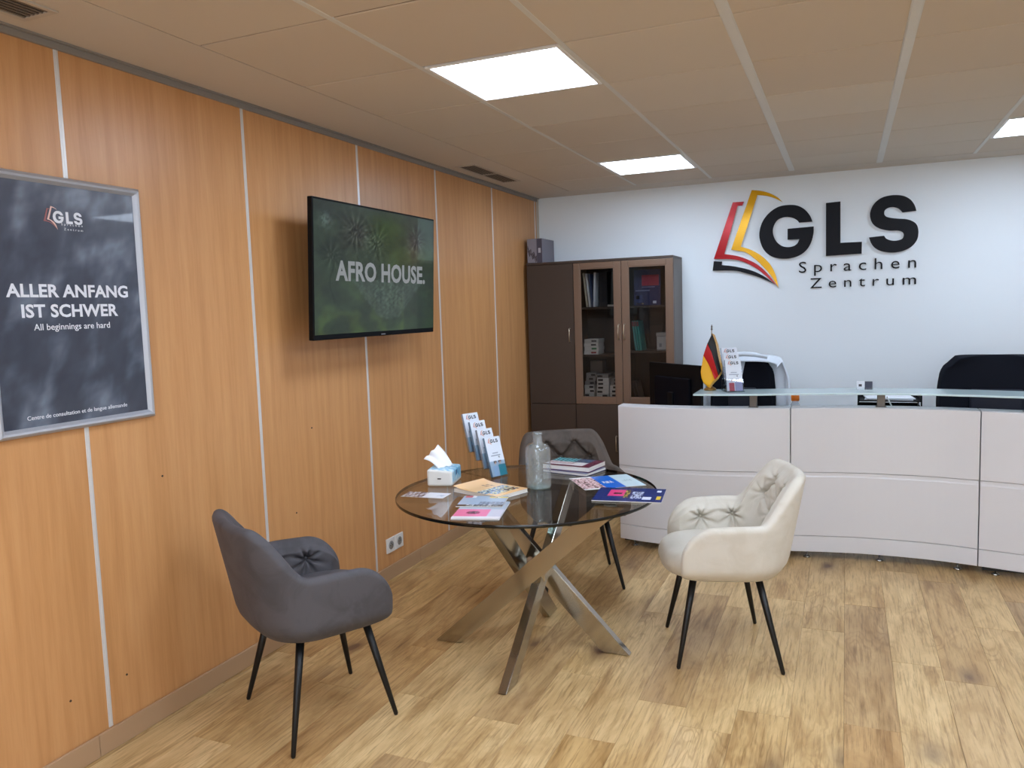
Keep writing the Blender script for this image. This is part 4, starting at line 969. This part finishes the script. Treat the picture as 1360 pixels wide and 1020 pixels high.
for k, (h, mk) in enumerate(((.032, (150,30,34)), (.034, (40,120,80)), (.030, (30,32,40)), (.034, (60,60,66)))):
    solid('leaflet_box', f'white box, {ordn[k]} of four on the middle shelf behind left glass door', 'box', .515+(.004 if k % 2 else 0), 6.36, z, .125, .17, h-.001, WB if k < 3 else (190,190,190), 0, 'white boxes on the middle shelf', [(.5, .3, .85, .75, mk, 'printed_mark')]); z += h
def pile(colname, x, w, y, spec, zz=.8185):
    z = zz
    for k, (h, rgb, dx, mk) in enumerate(spec):
        solid('leaflet_box', f'pale box, {ordn[k]} in the {colname} stack of the bottom glazed shelf', 'box', x+dx, y, z, w, .16, h-.001, rgb, 0, 'pale boxes on the bottom glazed shelf', [(mk, .25, min(.95, mk+.42), .75, (34,36,42), 'printed_mark')]); z += h
G1, G2 = (196,200,200), (140,140,142)
pile('left', .511, .085, 6.36, [(.034, G1, 0, .05), (.034, G1, 0, .05), (.036, WB, .002, .55), (.034, G1, 0, .5), (.034, G2, .006, .5), (.034, G2, .016, .3), (.034, G2, .018, .5)])
pile('middle', .618, .103, 6.355, [(.032, G1, 0, .5), (.032, G1, 0, .5), (.034, WB, .002, .05), (.034, WB, .004, .1), (.032, WB, .006, .1), (.034, WB, .005, .1), (.03, G2, 0, .1)])
pile('right', .734, .09, 6.36, [(.034, WB, 0, .2), (.034, WB, 0, .2), (.034, WB, 0, .2), (.034, WB, 0, .3), (.03, G2, .008, .3), (.03, G2, .012, .3)])
solid('storage_carton', 'grey carton set at the back of the bottom glazed shelf', 'box',   .515, 6.53, .8185, .11, .11, .33, (120,116,114), group=None, marks=[(.75, .6, .9, .7, (50,50,54), 'printed_mark')])
solid('storage_carton', 'long grey carton lying behind the middle stack of pale boxes', 'box', .642, 6.53, .8185, .15, .11, .235, (108,106,108))
# leaning books, top left shelf
for k, (dx, rgb, h, a) in enumerate(((.512, (196,186,168), .285, -.10), (.536, (210,212,216), .28, -.10), (.558, (52,70,104), .275, -.085), (.600, (214,222,234), .285, .04))):
    names = ['cream', 'white', 'dark blue', 'pale blue']
    o = solid('thin_book', f'{names[k]} thin book leaning upright on the top shelf behind the left glass door', 'book', dx+(.028 if a < 0 else 0), 6.37, 1.6112+.0011, .016, .19, h, rgb, a, 'books on the top left glazed shelf')
solid('ring_binder', 'black binder standing on the top shelf behind the left glass door', 'binder', .64, 6.42, 1.6112, .07, .22, .29, (24,24,30), group=None)
solid('magazine_pile', 'low pile of magazines lying at the right of the top left glazed shelf', 'magazines', .725, 6.37, 1.6112, .115, .2, .016, (176,170,160))
# top right: navy display folder
o = solid('display_folder', 'navy and red folder standing on the top shelf behind the right glass door', 'folder', .945, 6.40, 1.6112, .215, .03, .29, (30,38,84), marks=[(.30, .55, .95, .85, (150,34,60), 'red_panel'), (.0, .02, .32, .30, (52,66,120), 'blue_panel'), (.06, .17, .20, .28, (150,160,180), 'pale_label'), (.72, .05, .85, .12, (180,190,210), 'pale_label'), (.08, .03, .35, .07, (170,160,120), 'tan_label'), (.05, .40, .6, .43, (120,130,170), 'printed_line'), (.3, .50, .8, .52, (130,130,170), 'printed_line')])
solid('thin_book', 'bright blue thin book leaning at the right end of the top right glazed shelf', 'book', 1.222, 6.38, 1.6125, .014, .18, .2, (52,96,170), .08, None)
# mid right: teal books + white box
for k in range(3):
    solid('teal_book', ['teal book leaning leftmost of three behind the right glass door', 'teal book leaning in the middle of three behind the right glass door', 'teal book leaning rightmost of three behind the right glass door'][k], 'book', .955+k*.020, 6.37, 1.2425, .015, .17, .245, (44,140,134) if k != 0 else (70,150,150), -.12, 'teal books on the middle right glazed shelf', [(0, .82, 1, .98, (110,60,70), 'red_band')])
wb = solid('white_carton', 'white square carton on the middle shelf behind the right glass door', 'box', 1.135, 6.36, 1.2415, .10, .13, .115, (180,180,180), marks=[(.2, .25, .4, .5, (130,132,138), 'grey_print'), (0, .02, 1, .08, (120,120,120), 'grey_line')])
solid('carton_lid', 'grey flat box lying on top of the white square carton', 'box', 1.132, 6.355, 1.3572, .106, .14, .03, (150,148,146))
solid('photo_frame', 'dark picture frame leaning at the back of the middle right glazed shelf', 'frame', 1.02, 6.60, 1.2415, .12, .015, .22, (44,34,34), marks=[(.1, .1, .9, .9, (58,46,44), 'picture')])
for k in range(2): solid('thin_binder', ['dark thin folder leaning left on the bottom right glazed shelf', 'second dark thin folder leaning on the bottom right glazed shelf'][k], 'folder', .952+k*.03, 6.37, .8195, .008, .17, .17, (86,78,76), -.22, None)
# carton on top of the bookcase
pb = thing('product_carton', 'grey printed cardboard box on top of the bookcase in the corner', 'box', (.105, 6.48, BH+.0005), 0)
bm = bmesh.new(); add_box(bm, (-.068, -.15, 0), (.068, .15, .205), .002); obj('carton', from_bm(bm, 'carton', mat('grey_carton', (112,108,120), .45)), pb)
def c_box(u, v):
    c = np.array([136, 134, 146.]); w = .55-.4*u+.06*math.sin(u*20)
    if abs(v-w) < .13: c = np.array([40, 40, 48.]) if speck(u, v, 2) > -.15 else np.array([130, 120, 130.])
    return c
obj('front_print', grid_me('front_print', 30, 40, lambda u, v: Vector((-.066+u*.085, -.1512, .003+v*.2)), VC, False, c_box), pb)
box('front_band', (.021, -.1516, .002), (.0675, -.1502, .203), mat('carton_band', (74,72,88), .45), pb)
box('sticker', (.034, -.1526, .085), (.056, -.1512, .125), mat('sticker_white', (190,190,200), .5), pb)
box('lid_seam', (-.066, -.001, .2045), (.066, .001, .2062), mat('tape', (150,146,150), .4), pb)
